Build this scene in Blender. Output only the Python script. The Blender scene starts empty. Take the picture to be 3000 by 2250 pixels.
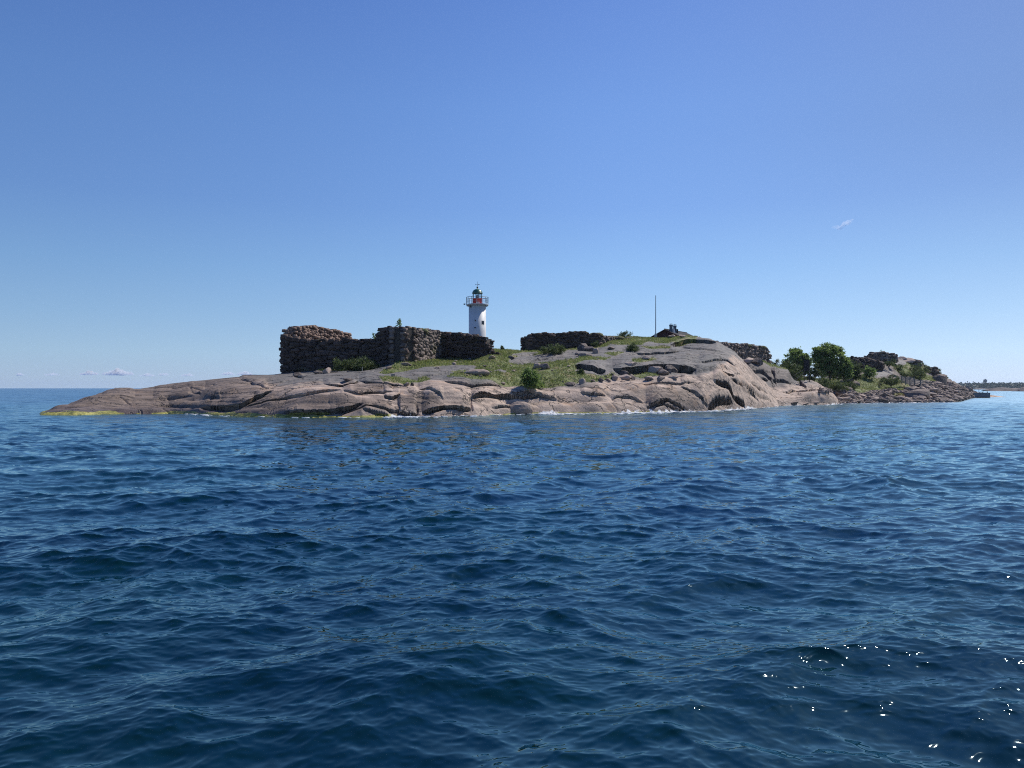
import bpy, math, random
import numpy as np
from mathutils import Vector, Matrix
R = math.radians
scene = bpy.context.scene
C = scene.collection
random.seed(7); RNG = np.random.default_rng(7)
# ------------------------------------------------------------------ camera, sky, sun, exposure
F, V0, HC = 2254.0, 1136.5, 2.5      # focal length and horizon row in photo pixels, eye height in metres
cam = bpy.data.objects.new('camera', bpy.data.cameras.new('camera')); C.objects.link(cam)
cam.data.sensor_width = 36; cam.data.lens = 36 * F / 3000
cam.data.shift_y = -(1125 - V0) / 3000
cam.location = (0, 0, HC); cam.rotation_euler = (R(90), 0, 0)
cam.data.clip_start = 0.1; cam.data.clip_end = 30000
scene.camera = cam
SUN_AZ, SUN_EL = 52.0, 50.0          # azimuth to the right of the view axis
scene.world = bpy.data.worlds.new('World'); scene.world.use_nodes = True
wn = scene.world.node_tree; wn.nodes.clear()
sky = wn.nodes.new('ShaderNodeTexSky'); sky.sky_type = 'NISHITA'; sky.sun_disc = False
sky.sun_elevation = R(SUN_EL); sky.sun_rotation = R(SUN_AZ)
sky.altitude = 0; sky.air_density = 1.0; sky.dust_density = 0.6; sky.ozone_density = 4.0
hs = wn.nodes.new('ShaderNodeHueSaturation'); hs.inputs['Saturation'].default_value = 1.02
bg = wn.nodes.new('ShaderNodeBackground'); bg.inputs[1].default_value = 0.1640
wo = wn.nodes.new('ShaderNodeOutputWorld')
tc = wn.nodes.new('ShaderNodeTexCoord'); sx = wn.nodes.new('ShaderNodeSeparateXYZ'); cx = wn.nodes.new('ShaderNodeCombineXYZ')
wn.links.new(tc.outputs['Generated'], sx.inputs[0])
ab = wn.nodes.new('ShaderNodeMath'); ab.operation = 'ABSOLUTE'; wn.links.new(sx.outputs[2], ab.inputs[0])
ma = wn.nodes.new('ShaderNodeMath'); ma.operation = 'MULTIPLY_ADD'; wn.links.new(ab.outputs[0], ma.inputs[0]); ma.inputs[1].default_value = 0.85; ma.inputs[2].default_value = 0.15
for _i in (0, 1): wn.links.new(sx.outputs[_i], cx.inputs[_i])
wn.links.new(ma.outputs[0], cx.inputs[2])
nv = wn.nodes.new('ShaderNodeVectorMath'); nv.operation = 'NORMALIZE'; wn.links.new(cx.outputs[0], nv.inputs[0]); wn.links.new(nv.outputs[0], sky.inputs['Vector'])
gr = wn.nodes.new('ShaderNodeValToRGB'); wn.links.new(ab.outputs[0], gr.inputs[0])
SKYG = [(0.0073, (1.0, 0.819, 0.728)), (0.0428, (0.986, 0.903, 0.793)), (0.0873, (0.861, 0.868, 0.823)), (0.1477, (0.735, 0.812, 0.84)), (0.225, (0.621, 0.715, 0.842)), (0.3421, (0.578, 0.691, 0.861)), (0.4486, (0.496, 0.608, 0.828)), (0.62, (0.25, 0.44, 0.86)), (1.0, (0.13, 0.27, 0.62))]
gr.color_ramp.elements.remove(gr.color_ramp.elements[1])
for _i, (p_, c_) in enumerate(SKYG):
    e_ = gr.color_ramp.elements[0] if _i == 0 else gr.color_ramp.elements.new(p_)
    e_.position = p_; e_.color = tuple(c_) + (1,)
mg = wn.nodes.new('ShaderNodeMix'); mg.data_type = 'RGBA'; mg.blend_type = 'MULTIPLY'; mg.inputs['Factor'].default_value = 1
wn.links.new(sky.outputs[0], mg.inputs[6]); wn.links.new(gr.outputs[0], mg.inputs[7])
az = wn.nodes.new('ShaderNodeMapRange'); az.interpolation_type = 'SMOOTHSTEP'; wn.links.new(sx.outputs[0], az.inputs[0])
az.inputs[1].default_value = 0.05; az.inputs[2].default_value = 0.75; az.inputs[3].default_value = 1.0; az.inputs[4].default_value = 0.62
sv = wn.nodes.new('ShaderNodeVectorMath'); sv.operation = 'SCALE'; wn.links.new(mg.outputs[2], sv.inputs[0]); 
el = wn.nodes.new('ShaderNodeMapRange'); wn.links.new(ab.outputs[0], el.inputs[0]); el.inputs[1].default_value = 0.0; el.inputs[2].default_value = 0.3; el.inputs[3].default_value = 0.15; el.inputs[4].default_value = 1.0
am = wn.nodes.new('ShaderNodeMix'); am.inputs['A'].default_value = 1.0; wn.links.new(el.outputs[0], am.inputs['Factor']); wn.links.new(az.outputs[0], am.inputs['B']); wn.links.new(am.outputs[0], sv.inputs['Scale'])
wn.links.new(sv.outputs[0], hs.inputs['Color']); wn.links.new(hs.outputs[0], bg.inputs[0]); wn.links.new(bg.outputs[0], wo.inputs[0])
sun = bpy.data.objects.new('sun', bpy.data.lights.new('sun', 'SUN')); C.objects.link(sun)
sun.data.energy = 5.0; sun.data.angle = R(0.53); sun.data.color = (1.0, 0.955, 0.89)
sd = Vector((math.sin(R(SUN_AZ)) * math.cos(R(SUN_EL)), math.cos(R(SUN_AZ)) * math.cos(R(SUN_EL)), math.sin(R(SUN_EL))))
sun.rotation_euler = sd.to_track_quat('Z', 'Y').to_euler(); sun.location = sd * 300
scene.view_settings.view_transform = 'Standard'; scene.view_settings.look = 'None'
scene.view_settings.exposure = 0.0; scene.view_settings.gamma = 1.0
scene.view_settings.use_curve_mapping = False
scene.cycles.filter_width = 1.1; scene.cycles.use_denoising = False; scene.cycles.max_bounces = 6; scene.cycles.volume_bounces = 1; scene.cycles.sample_clamp_indirect = 4

# ------------------------------------------------------------------ small helpers
def P(u, v, Y): return Vector(((u - 1500) / F * Y, Y, HC + (V0 - v) / F * Y))
def tag(o, label=None, cat=None, group=None, kind=None):
    if label: o['label'] = label
    if cat: o['category'] = cat
    if group: o['group'] = group
    if kind: o['kind'] = kind
    return o
def empty(name, loc=(0, 0, 0), rz=0):
    o = bpy.data.objects.new(name, None); C.objects.link(o); o.location = loc; o.rotation_euler = (0, 0, rz)
    o.empty_display_size = 0.3
    return o
def mesh_np(name, verts, quads, mat, smooth=False, parent=None, attrs=None, tris=None):
    me = bpy.data.meshes.new(name)
    verts = np.asarray(verts, np.float32).reshape(-1, 3)
    loops, starts = [], []
    n = 0
    for arr, k in ((quads, 4), (tris, 3)):
        if arr is None: continue
        arr = np.asarray(arr, np.int32).reshape(-1, k)
        if not len(arr): continue
        loops.append(arr.ravel()); starts.append(n + np.arange(len(arr), dtype=np.int32) * k); n += arr.size
    loops = np.concatenate(loops); starts = np.concatenate(starts).astype(np.int32)
    me.vertices.add(len(verts)); me.vertices.foreach_set('co', verts.ravel())
    me.loops.add(len(loops)); me.loops.foreach_set('vertex_index', loops)
    me.polygons.add(len(starts)); me.polygons.foreach_set('loop_start', starts)
    if smooth is True: me.polygons.foreach_set('use_smooth', np.ones(len(starts), bool))
    me.update(calc_edges=True)
    me.validate()
    if attrs:
        for an, av in attrs.items():
            av = np.asarray(av, np.float32)
            if av.ndim == 1:
                a = me.attributes.new(an, 'FLOAT', 'POINT'); a.data.foreach_set('value', av)
            else:
                a = me.attributes.new(an, 'FLOAT_COLOR', 'POINT'); a.data.foreach_set('color', av.ravel())
    if mat: me.materials.append(mat)
    o = bpy.data.objects.new(name, me); C.objects.link(o)
    if parent: o.parent = parent
    return o
class MB:
    """collects verts/faces (any polygon size) and links them as ONE mesh"""
    def __init__(s): s.v = []; s.f = []
    def add(s, vs, fs):
        n = len(s.v); s.v += [tuple(p) for p in vs]; s.f += [tuple(i + n for i in f) for f in fs]
    def box(s, c, d, rz=0, taper=1.0):
        cx, cy, cz = c; dx, dy, dz = d[0] / 2, d[1] / 2, d[2] / 2
        co, si = math.cos(rz), math.sin(rz); vs = []
        for z in (-1, 1):
            k = 1 if z < 0 else taper
            for x, y in ((-1, -1), (1, -1), (1, 1), (-1, 1)):
                px, py = x * dx * k, y * dy * k
                vs.append((cx + px * co - py * si, cy + px * si + py * co, cz + z * dz))
        s.add(vs, [(3, 2, 1, 0), (4, 5, 6, 7), (0, 1, 5, 4), (1, 2, 6, 5), (2, 3, 7, 6), (3, 0, 4, 7)])
    def tube(s, pts, rad, n=8, cap=True):
        pts = [Vector(p) for p in pts]
        if not hasattr(rad, '__len__'): rad = [rad] * len(pts)
        vs = []; fs = []
        for i, p in enumerate(pts):
            d = (pts[min(i + 1, len(pts) - 1)] - pts[max(i - 1, 0)]).normalized()
            a = d.cross(Vector((0, 0, 1)))
            if a.length < 1e-3: a = d.cross(Vector((1, 0, 0)))
            a.normalize(); b = d.cross(a).normalized()
            for k in range(n):
                t = 2 * math.pi * k / n
                vs.append(p + (a * math.cos(t) + b * math.sin(t)) * rad[i])
        for i in range(len(pts) - 1):
            for k in range(n):
                k2 = (k + 1) % n
                fs.append((i * n + k, i * n + k2, (i + 1) * n + k2, (i + 1) * n + k))
        if cap:
            fs.append(tuple(range(n))); fs.append(tuple(reversed(range((len(pts) - 1) * n, len(pts) * n))))
        s.add(vs, fs)
    def lathe(s, prof, c=(0, 0), n=32, close=True):
        vs = []; fs = []
        for r, z in prof:
            for k in range(n):
                t = 2 * math.pi * k / n; vs.append((c[0] + r * math.cos(t), c[1] + r * math.sin(t), z))
        for i in range(len(prof) - 1):
            for k in range(n):
                k2 = (k + 1) % n; fs.append((i * n + k, i * n + k2, (i + 1) * n + k2, (i + 1) * n + k))
        if close:
            fs.append(tuple(reversed(range(n)))); fs.append(tuple(range((len(prof) - 1) * n, len(prof) * n)))
        s.add(vs, fs)
    def build(s, name, mat, parent=None, smooth=False):
        me = bpy.data.meshes.new(name); me.from_pydata(s.v, [], s.f); me.update()
        if smooth:
            for p in me.polygons: p.use_smooth = len(p.vertices) <= 4
        me.materials.append(mat)
        o = bpy.data.objects.new(name, me); C.objects.link(o)
        if parent: o.parent = parent
        return o
_GA = np.random.default_rng(11).random((16, 65536)).astype(np.float32) * 2 * np.float32(math.pi)
_GC, _GS = np.cos(_GA), np.sin(_GA)
def gnoise(x, y, seed=0):
    x = np.asarray(x, np.float32); y = np.asarray(y, np.float32)
    xf = np.floor(x); yf = np.floor(y); xi = xf.astype(np.int32); yi = yf.astype(np.int32)
    fx = x - xf; fy = y - yf; sd = seed % 16; so = (seed * 7919) & 65535
    GC, GS = _GC[sd], _GS[sd]
    xh0 = xi * 40503 + so; xh1 = xh0 + 40503; yh0 = yi * 30011; yh1 = yh0 + 30011
    def g(hx, hy, dx, dy):
        h = (hx ^ hy); h = (h ^ (h >> 7)) & 65535
        return GC[h] * dx + GS[h] * dy
    sx = fx * fx * (3 - 2 * fx); sy = fy * fy * (3 - 2 * fy)
    a = g(xh0, yh0, fx, fy); b = g(xh1, yh0, fx - 1, fy); c = g(xh0, yh1, fx, fy - 1); d = g(xh1, yh1, fx - 1, fy - 1)
    return (a + (b - a) * sx + (c - a) * sy + (a - b - c + d) * sx * sy) * np.float32(1.5)
def fbm(x, y, oct=4, seed=0, gain=0.5):
    r = 0; a = 1; t = 0
    for o in range(oct):
        r = r + a * gnoise(x * 2 ** o + o * 13.7, y * 2 ** o - o * 7.3, seed + o); t += a; a *= gain
    return r / t
def sstep(a, b, x):
    t = np.clip((x - a) / (b - a), 0, 1); return t * t * (3 - 2 * t)

# ------------------------------------------------------------------ material helpers
def newmat(name):
    m = bpy.data.materials.new(name); m.use_nodes = True
    nt = m.node_tree; b = nt.nodes['Principled BSDF']
    return m, nt, b
def N(nt, t, **kw):
    n = nt.nodes.new(t)
    for k, v in kw.items():
        if k in ('op',): n.operation = v
        else: setattr(n, k, v)
    return n
def val(nt, sock, v):
    if isinstance(v, (int, float)): sock.default_value = v
    elif isinstance(v, (tuple, list)):
        if len(v) == 3 and len(sock.default_value) == 4: v = tuple(v) + (1,)
        sock.default_value = v
    else: nt.links.new(v, sock)
def math_(nt, op, a, b=0.0, c=None, clamp=False):
    n = nt.nodes.new('ShaderNodeMath'); n.operation = op; n.use_clamp = clamp
    val(nt, n.inputs[0], a); val(nt, n.inputs[1], b)
    if c is not None: val(nt, n.inputs[2], c)
    return n.outputs[0]
def mixc(nt, f, a, b, mode='MIX'):
    n = nt.nodes.new('ShaderNodeMix'); n.data_type = 'RGBA'; n.blend_type = mode
    val(nt, n.inputs['Factor'], f); val(nt, n.inputs[6], a); val(nt, n.inputs[7], b)
    return n.outputs[2]
def ramp(nt, x, lo, hi):
    n = nt.nodes.new('ShaderNodeMapRange'); n.interpolation_type = 'SMOOTHSTEP'
    val(nt, n.inputs[0], x); n.inputs[1].default_value = lo; n.inputs[2].default_value = hi
    return n.outputs[0]
def pos(nt, scale=(1, 1, 1)):
    g = nt.nodes.new('ShaderNodeNewGeometry')
    m = nt.nodes.new('ShaderNodeMapping'); m.inputs['Scale'].default_value = scale
    nt.links.new(g.outputs['Position'], m.inputs[0]); return m.outputs[0]
def objpos(nt, scale=(1, 1, 1)):
    g = nt.nodes.new('ShaderNodeTexCoord')
    m = nt.nodes.new('ShaderNodeMapping'); m.inputs['Scale'].default_value = scale
    nt.links.new(g.outputs['Object'], m.inputs[0]); return m.outputs[0]
def noise(nt, vec, scale, detail=4, rough=0.55, color=False, dist=0.0):
    n = nt.nodes.new('ShaderNodeTexNoise'); n.inputs['Scale'].default_value = scale
    n.inputs['Detail'].default_value = detail; n.inputs['Roughness'].default_value = rough
    n.inputs['Distortion'].default_value = dist
    nt.links.new(vec, n.inputs['Vector']); return n.outputs['Color' if color else 'Fac']
def attr(nt, name, out='Fac'):
    n = nt.nodes.new('ShaderNodeAttribute'); n.attribute_name = name; return n.outputs[out]
def bump(nt, h, dist, strength=1.0, b=None):
    n = nt.nodes.new('ShaderNodeBump'); n.inputs['Distance'].default_value = dist; n.inputs['Strength'].default_value = strength
    nt.links.new(h, n.inputs['Height'])
    if b is not None: nt.links.new(n.outputs[0], b.inputs['Normal'])
    return n.outputs[0]
def simple(name, col, rough=0.7, var=0.25, scale=3.0, metal=0.0, bmp=0.0, col2=None):
    m, nt, b = newmat(name)
    f = noise(nt, objpos(nt), scale, 5, 0.6)
    c2 = col2 if col2 else tuple(c * (1 - var) for c in col)
    c1 = tuple(min(1, c * (1 + var * 0.5)) for c in col)
    nt.links.new(mixc(nt, ramp(nt, f, 0.3, 0.7), c2, c1), b.inputs['Base Color'])
    b.inputs['Roughness'].default_value = rough; b.inputs['Metallic'].default_value = metal
    if bmp: bump(nt, f, bmp, 1.0, b)
    return m

# ------------------------------------------------------------------ WATER
def ocean(Nn, L, lmin, lmax, wind, rms, seed, power=2.0, iso=0.25, kpow=4.0):
    rng = np.random.default_rng(seed)
    k = 2 * np.pi * np.fft.fftfreq(Nn, L / Nn); kx, ky = np.meshgrid(k, k, indexing='ij')
    kk = np.sqrt(kx ** 2 + ky ** 2); kk[0, 0] = 1
    lam = 2 * np.pi / kk
    c = (kx * math.cos(wind) + ky * math.sin(wind)) / kk
    S = kk ** (-kpow) * (np.abs(c) ** power + iso)
    S *= sstep(lmin * 0.8, lmin * 1.2, lam) * (1 - sstep(lmax * 0.85, lmax * 1.2, lam)); S[0, 0] = 0
    A = np.sqrt(S) * (rng.normal(size=S.shape) + 1j * rng.normal(size=S.shape))
    h = np.fft.ifft2(A).real
    s = rms / h.std()
    dx = np.fft.ifft2(1j * kx / kk * A).real * s; dy = np.fft.ifft2(1j * ky / kk * A).real * s
    return (h * s, dx, dy, L, Nn)
def samp(oc, X, Y, rot):
    h, dx, dy, L, Nn = oc
    c, s = math.cos(rot), math.sin(rot)
    a = (X * c + Y * s) / L * Nn; b = (-X * s + Y * c) / L * Nn
    i = np.floor(a).astype(np.int64); j = np.floor(b).astype(np.int64); fa = (a - i).astype(np.float32); fb = (b - j).astype(np.float32)
    i0, j0, i1, j1 = i % Nn, j % Nn, (i + 1) % Nn, (j + 1) % Nn
    def bl(T): return (T[i0, j0] * (1 - fa) + T[i1, j0] * fa) * (1 - fb) + (T[i0, j1] * (1 - fa) + T[i1, j1] * fa) * fb
    H = bl(h); DX = bl(dx); DY = bl(dy)
    return H, DX * c - DY * s, DX * s + DY * c
# waterline of the island in the photo (pixel column -> pixel row)
WL = np.array([(60,1219),(130,1215.5),(220,1217),(300,1214.5),(400,1213),(500,1212),(620,1217),(700,1220),(830,1223),(1000,1224),(1100,1223),(1290,1221),(1440,1217),
               (1555,1214),(1750,1212),(1850,1210),(1930,1209),(2000,1207),(2063,1205),(2150,1201),(2230,1196),(2280,1191),(2330,1188),(2400,1186),(2500,1182),
               (2600,1180),(2700,1179),(2780,1178),(2810,1177),(2840,1168),(2870,1164),(2960,1160)], float)
def build_water():
    va = np.concatenate([np.arange(3200, 2400, -8.0), np.arange(2400, 1240, -1.25), np.arange(1240, 1150, -1.0), np.arange(1150, 1138.6, -0.6)])
    Yr = HC * F / (va - V0); Yr = np.concatenate([Yr, [4200, 5600, 5900]])
    u = np.concatenate([np.arange(-1500, -150, 12.0), np.arange(-150, 3150, 2.9), np.arange(3150, 4500, 12.0)])
    Yg, U = np.meshgrid(Yr, u, indexing='ij'); X = (U - 1500) / F * Yg; Y = Yg.copy()
    dY = np.gradient(Yr)[:, None] * np.ones_like(X)
    W = R(-62)
    oA = ocean(1024, 47.0, 1.1, 6.5, W, 0.045, 1, power=2, iso=0.2, kpow=3.7)
    oB = ocean(1536, 17.0, 0.24, 1.1, R(-80), 0.0138, 2, power=3, iso=0.22, kpow=3.9)
    oC = ocean(1024, 9.0, 0.06, 0.24, R(-88), 0.0023, 3, power=3, iso=0.18, kpow=3.9)
    fA = 1 - sstep(1.2, 4.0, dY); fB = 1 - sstep(0.22, 0.8, dY); fC = 1 - sstep(0.07, 0.24, dY)
    gust = 1 + 0.45 * fbm(X / 9.0, Y / 9.0, 2, 5)
    Z = np.zeros_like(X); SX = np.zeros_like(X); SY = np.zeros_like(X)
    for oc, f, rot, chop in ((oA, fA, 0.13, 1.5), (oB, fB * gust, -0.25, 1.3), (oC, fC * gust, 0.12, 1.1)):
        h, dx, dy = samp(oc, X, Y, rot); Z += h * f; SX += dx * f * chop; SY += dy * f * chop
    fall = 1 - sstep(300, 900, Yg)
    Xd = X + SX * fall; Yd = Y + SY * fall; Z = Z * fall
    # calmer lee in front of the rocks
    vw = np.interp(U, WL[:, 0], WL[:, 1]); vb = V0 + HC * F / Yg
    near = (1 - sstep(2, 26, vb - vw)) * (U > 40) * (U < 2950)
    Z *= 1 - 0.6 * near * (Yg < 300)
    # shallow water colour
    sh = (1 - sstep(0, 13, vb - vw + 8 * fbm(X / 2.0, Y / 3.0, 3, 9))) * sstep(120, 200, U) * (1 - sstep(1300, 2200, U)) * (Yg < 140)
    nr, nc = X.shape
    idx = np.arange(nr * nc).reshape(nr, nc)
    q = np.stack([idx[:-1, :-1], idx[:-1, 1:], idx[1:, 1:], idx[1:, :-1]], -1)
    co = np.stack([Xd, Yd, Z], -1)
    col = np.stack([1 - fC, 1 - fB, 1 - fA, sh], -1)
    m, nt, b = newmat('sea_water')
    a = nt.nodes.new('ShaderNodeAttribute'); a.attribute_name = 'far'
    sp = nt.nodes.new('ShaderNodeSeparateColor'); nt.links.new(a.outputs['Color'], sp.inputs[0])
    def npert(sc, vs, detail, rough, strength, w):
        n = noise(nt, pos(nt, vs), sc, detail, rough, color=True)
        s1 = nt.nodes.new('ShaderNodeVectorMath'); s1.operation = 'SUBTRACT'; nt.links.new(n, s1.inputs[0]); s1.inputs[1].default_value = (0.5, 0.5, 0.5)
        s2 = nt.nodes.new('ShaderNodeVectorMath'); s2.operation = 'MULTIPLY'; nt.links.new(s1.outputs[0], s2.inputs[0]); s2.inputs[1].default_value = (strength * 0.8, strength, 0)
        if w is None: return s2.outputs[0]
        s3 = nt.nodes.new('ShaderNodeVectorMath'); s3.operation = 'SCALE'; nt.links.new(s2.outputs[0], s3.inputs[0]); nt.links.new(w, s3.inputs['Scale'])
        return s3.outputs[0]
    g = nt.nodes.new('ShaderNodeNewGeometry')
    vecs = [g.outputs['Normal'], npert(9.0, (0.45, 1.4, 1), 2, 0.6, 0.13, None), npert(3.2, (0.45, 1.3, 1), 3, 0.6, 0.8, sp.outputs[0]),
            npert(0.85, (0.4, 1.3, 1), 3, 0.6, 0.95, sp.outputs[1]), npert(0.2, (0.4, 1.2, 1), 3, 0.6, 0.65, sp.outputs[2])]
    s = vecs[0]
    for v in vecs[1:]:
        n = nt.nodes.new('ShaderNodeVectorMath'); nt.links.new(s, n.inputs[0]); nt.links.new(v, n.inputs[1]); s = n.outputs[0]
    n = nt.nodes.new('ShaderNodeVectorMath'); n.operation = 'NORMALIZE'; nt.links.new(s, n.inputs[0])
    nt.links.new(n.outputs[0], b.inputs['Normal'])
    big = noise(nt, pos(nt), 0.12, 3)
    base = mixc(nt, ramp(nt, big, 0.35, 0.65), (0.0006, 0.0100, 0.0105), (0.0012, 0.0175, 0.0115))
    nt.links.new(mixc(nt, math_(nt, 'MULTIPLY', a.outputs['Alpha'], 0.6), base, (0.045, 0.07, 0.04)), b.inputs['Base Color'])
    b.inputs['IOR'].default_value = 1.36; b.inputs['Specular Tint'].default_value = (0.68, 0.90, 1.0, 1)
    nt.links.new(math_(nt, 'MULTIPLY_ADD', sp.outputs[0], 0.05, math_(nt, 'MULTIPLY_ADD', sp.outputs[1], 0.09, math_(nt, 'MULTIPLY_ADD', sp.outputs[2], 0.07, 0.03))), b.inputs['Roughness'])
    fr = nt.nodes.new('ShaderNodeFresnel'); fr.inputs['IOR'].default_value = 1.62; gl = nt.nodes.new('ShaderNodeBsdfGlossy'); gl.inputs['Color'].default_value = (0.70, 0.92, 1.0, 1)
    df = nt.nodes.new('ShaderNodeBsdfDiffuse'); mx = nt.nodes.new('ShaderNodeMixShader')
    for nd in (fr, gl, df): nt.links.new(n.outputs[0], nd.inputs['Normal'])
    nt.links.new(b.inputs['Roughness'].links[0].from_socket, gl.inputs['Roughness']); nt.links.new(b.inputs['Base Color'].links[0].from_socket, df.inputs['Color'])
    nt.links.new(fr.outputs[0], mx.inputs[0]); nt.links.new(df.outputs[0], mx.inputs[1]); nt.links.new(gl.outputs[0], mx.inputs[2])
    nt.links.new(mx.outputs[0], [x for x in nt.nodes if x.type == 'OUTPUT_MATERIAL'][0].inputs[0]); nt.nodes.remove(b)
    o = mesh_np('sea', co, q, m, smooth=True, attrs={'far': col.reshape(-1, 4)})
    tag(o, kind='structure')
build_water()
# ------------------------------------------------------------------ ISLAND TERRAIN
# each row: column u, waterline row, then (row, distance) of rock shoulder, grass edge, upper slab, skyline
T1 = [(84,1221,1221,71,1221,72,1221,73,1221,74),(112,1216.5,1215,72,1213.5,73,1212.5,74,1212,75),(130,1216.5,1210,72,1207,73,1205.5,74,1205,75),(170,1216.5,1204,72.5,1198,73.5,1194,75,1191,77),(220,1216.5,1203,72,1193,74,1184,76,1177,80),
 (260,1215.5,1199,73,1187,75.5,1172,78.5,1162,82),
 (300,1214,1195,74,1180,77,1160,80,1149,85),(350,1213.5,1195,74.5,1179,77.5,1156,81.5,1142.5,87),(400,1213,1195,75,1178,78,1154,82,1137,88),(500,1212,1195,75.5,1175,79,1148,84,1126,91),(560,1214,1197,74,1174,78.5,1143,84,1118,91),
 (620,1217,1200,72.5,1174,78,1140,83,1111,91),
 (700,1220,1196,71.5,1165,76,1130,83,1103,91),(830,1223,1195,70,1160,74.5,1125,82,1094,90),(900,1223.5,1193,70,1157,74.5,1128,79,1091,86),(1000,1224,1190,70,1154,75,1130,78.5,1087,83.5),(1060,1224,1190,70,1150,75,1125,78,1089,83),
 (1100,1223,1190,70,1148,75,1120,78.5,1080,84),(1172,1222,1185,70,1145,75,1115,80,1057,87),(1290,1221,1180,70.5,1140,76,1105,82,1051,96.5),(1395,1219,1180,71.5,1140,77,1100,84,1053,94),
 (1440,1217,1180,72,1140,78,1090,86,1021,104),(1500,1215,1182,73,1143,79,1085,90,1027,105),(1555,1214,1182,74,1138,80,1075,92,1032,108),(1660,1213,1180,75,1132,81,1060,95,1021,111),
 (1750,1212,1178,76,1122,82,1050,97,1016,112),(1800,1211,1175,77,1119,83,1047,98,989,118),(1850,1210,1172,78,1114,84,1045,99,986,120),(1930,1209,1165,80,1106,86,1035,101,990,121),(2000,1207,1158,81,1098,87,1030,102,991,120),
 (2063,1205,1150,82,1090,88,1030,100,996,114),(2100,1203,1150,83,1090,89,1036,99,1002,112),(2150,1200,1155,84,1102,89,1056,97,1028,108),(2180,1198,1160,86,1120,90,1083,96,1058,104),
 (2230,1194.5,1170,88,1145,91,1125,95,1110,100),(2262,1192,1176,91,1160,93,1147,95,1138,98),(2280,1191,1183,94,1175,95,1168,97,1162,99),(2288,1200,1205,95,1205,96,1205,98,1205,101)]
T2 = [(2120,1205,1205,105,1205,108,1205,112,1205,116),(2140,1193,1165,106,1130,109,1085,113,1040,118),(2182,1191,1165,106,1130,110,1090,114,1052,120),(2239,1190,1160,108,1130,111,1098,115,1064,121),
 (2280,1189,1160,110,1140,112,1105,116,1078,121),(2308,1188.5,1159,111,1140,113,1108,116,1088,121),(2320,1188,1157,112,1142,114,1118,117,1100,120),(2330,1188,1156,113,1142,115,1134,117,1128,119),
 (2350,1187.5,1150,114,1140,116,1127,119,1121,121),(2370,1187,1146,115,1138,117,1126,119,1119,121),(2400,1186,1145,117,1139,119,1133,121,1126,123),(2418,1186,1144,118,1140,120,1138,122,1136,124),(2430,1185.5,1149,118.5,1146,121,1146,123,1146,125),
 (2456,1184.5,1172,120,1170,122,1170,123,1170,125),(2470,1190,1195,121,1195,122,1195,123,1195,125)]
T3 = [(2240,1198,1195,122,1195,127,1195,132,1195,136),(2262,1188,1165,124,1120,130,1090,136,1068,142),(2300,1187,1165,124,1140,129,1110,136,1085,142),(2400,1179,1172,136,1150,140,1128,144,1110,150),(2440,1180,1168,134,1149,138,1120,144,1090,152),(2462,1182.5,1168,128,1148,134,1113,143,1080,153),(2500,1182,1160,132,1130,140,1090,150,1058,160),
 (2555,1181.5,1165,133,1140,140,1090,152,1045,163),(2600,1181,1165,136,1135,145,1085,156,1045,166),(2640,1180.5,1165,137,1140,146,1095,158,1050,168),(2700,1179.5,1160,140,1137,150,1103,162,1063,172),
 (2725,1179.5,1162,140,1142,150,1110,163,1074,174),(2750,1179,1163,140,1148,150,1120,164,1088,176),(2765,1179,1164,141,1150,151,1126,165,1100,178),(2780,1178.5,1165,142,1152,152,1133,166,1108,180),(2810,1178,1168,144,1160,152,1143,168,1126,182),(2840,1170,1164,172,1157,180,1149,186,1139.5,192),
 (2866,1163,1160,208,1156,210,1153,212,1151,214),(2882,1161,1160,225,1158,226,1156,227,1155,228),(2895,1175,1180,225,1180,226,1180,227,1180,228)]
_uc = np.concatenate([np.arange(90, 2250, 2.0), np.arange(2250, 2905, 1.8)])
_yr = np.concatenate([np.arange(60, 64, 0.4), np.arange(64, 68, 0.07), np.arange(68, 82, 0.06), np.arange(82, 92, 0.09), np.arange(92, 124, 0.14), np.arange(124, 170, 0.28), np.arange(170, 236, 0.5)])
YG, UG = np.meshgrid(_yr, _uc, indexing='ij')
XG = (UG - 1500) / F * YG
XG = XG.astype(np.float32); YG = YG.astype(np.float32); UG = UG.astype(np.float32)
def zof(v, Y): return HC + (V0 - v) / F * Y
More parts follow.
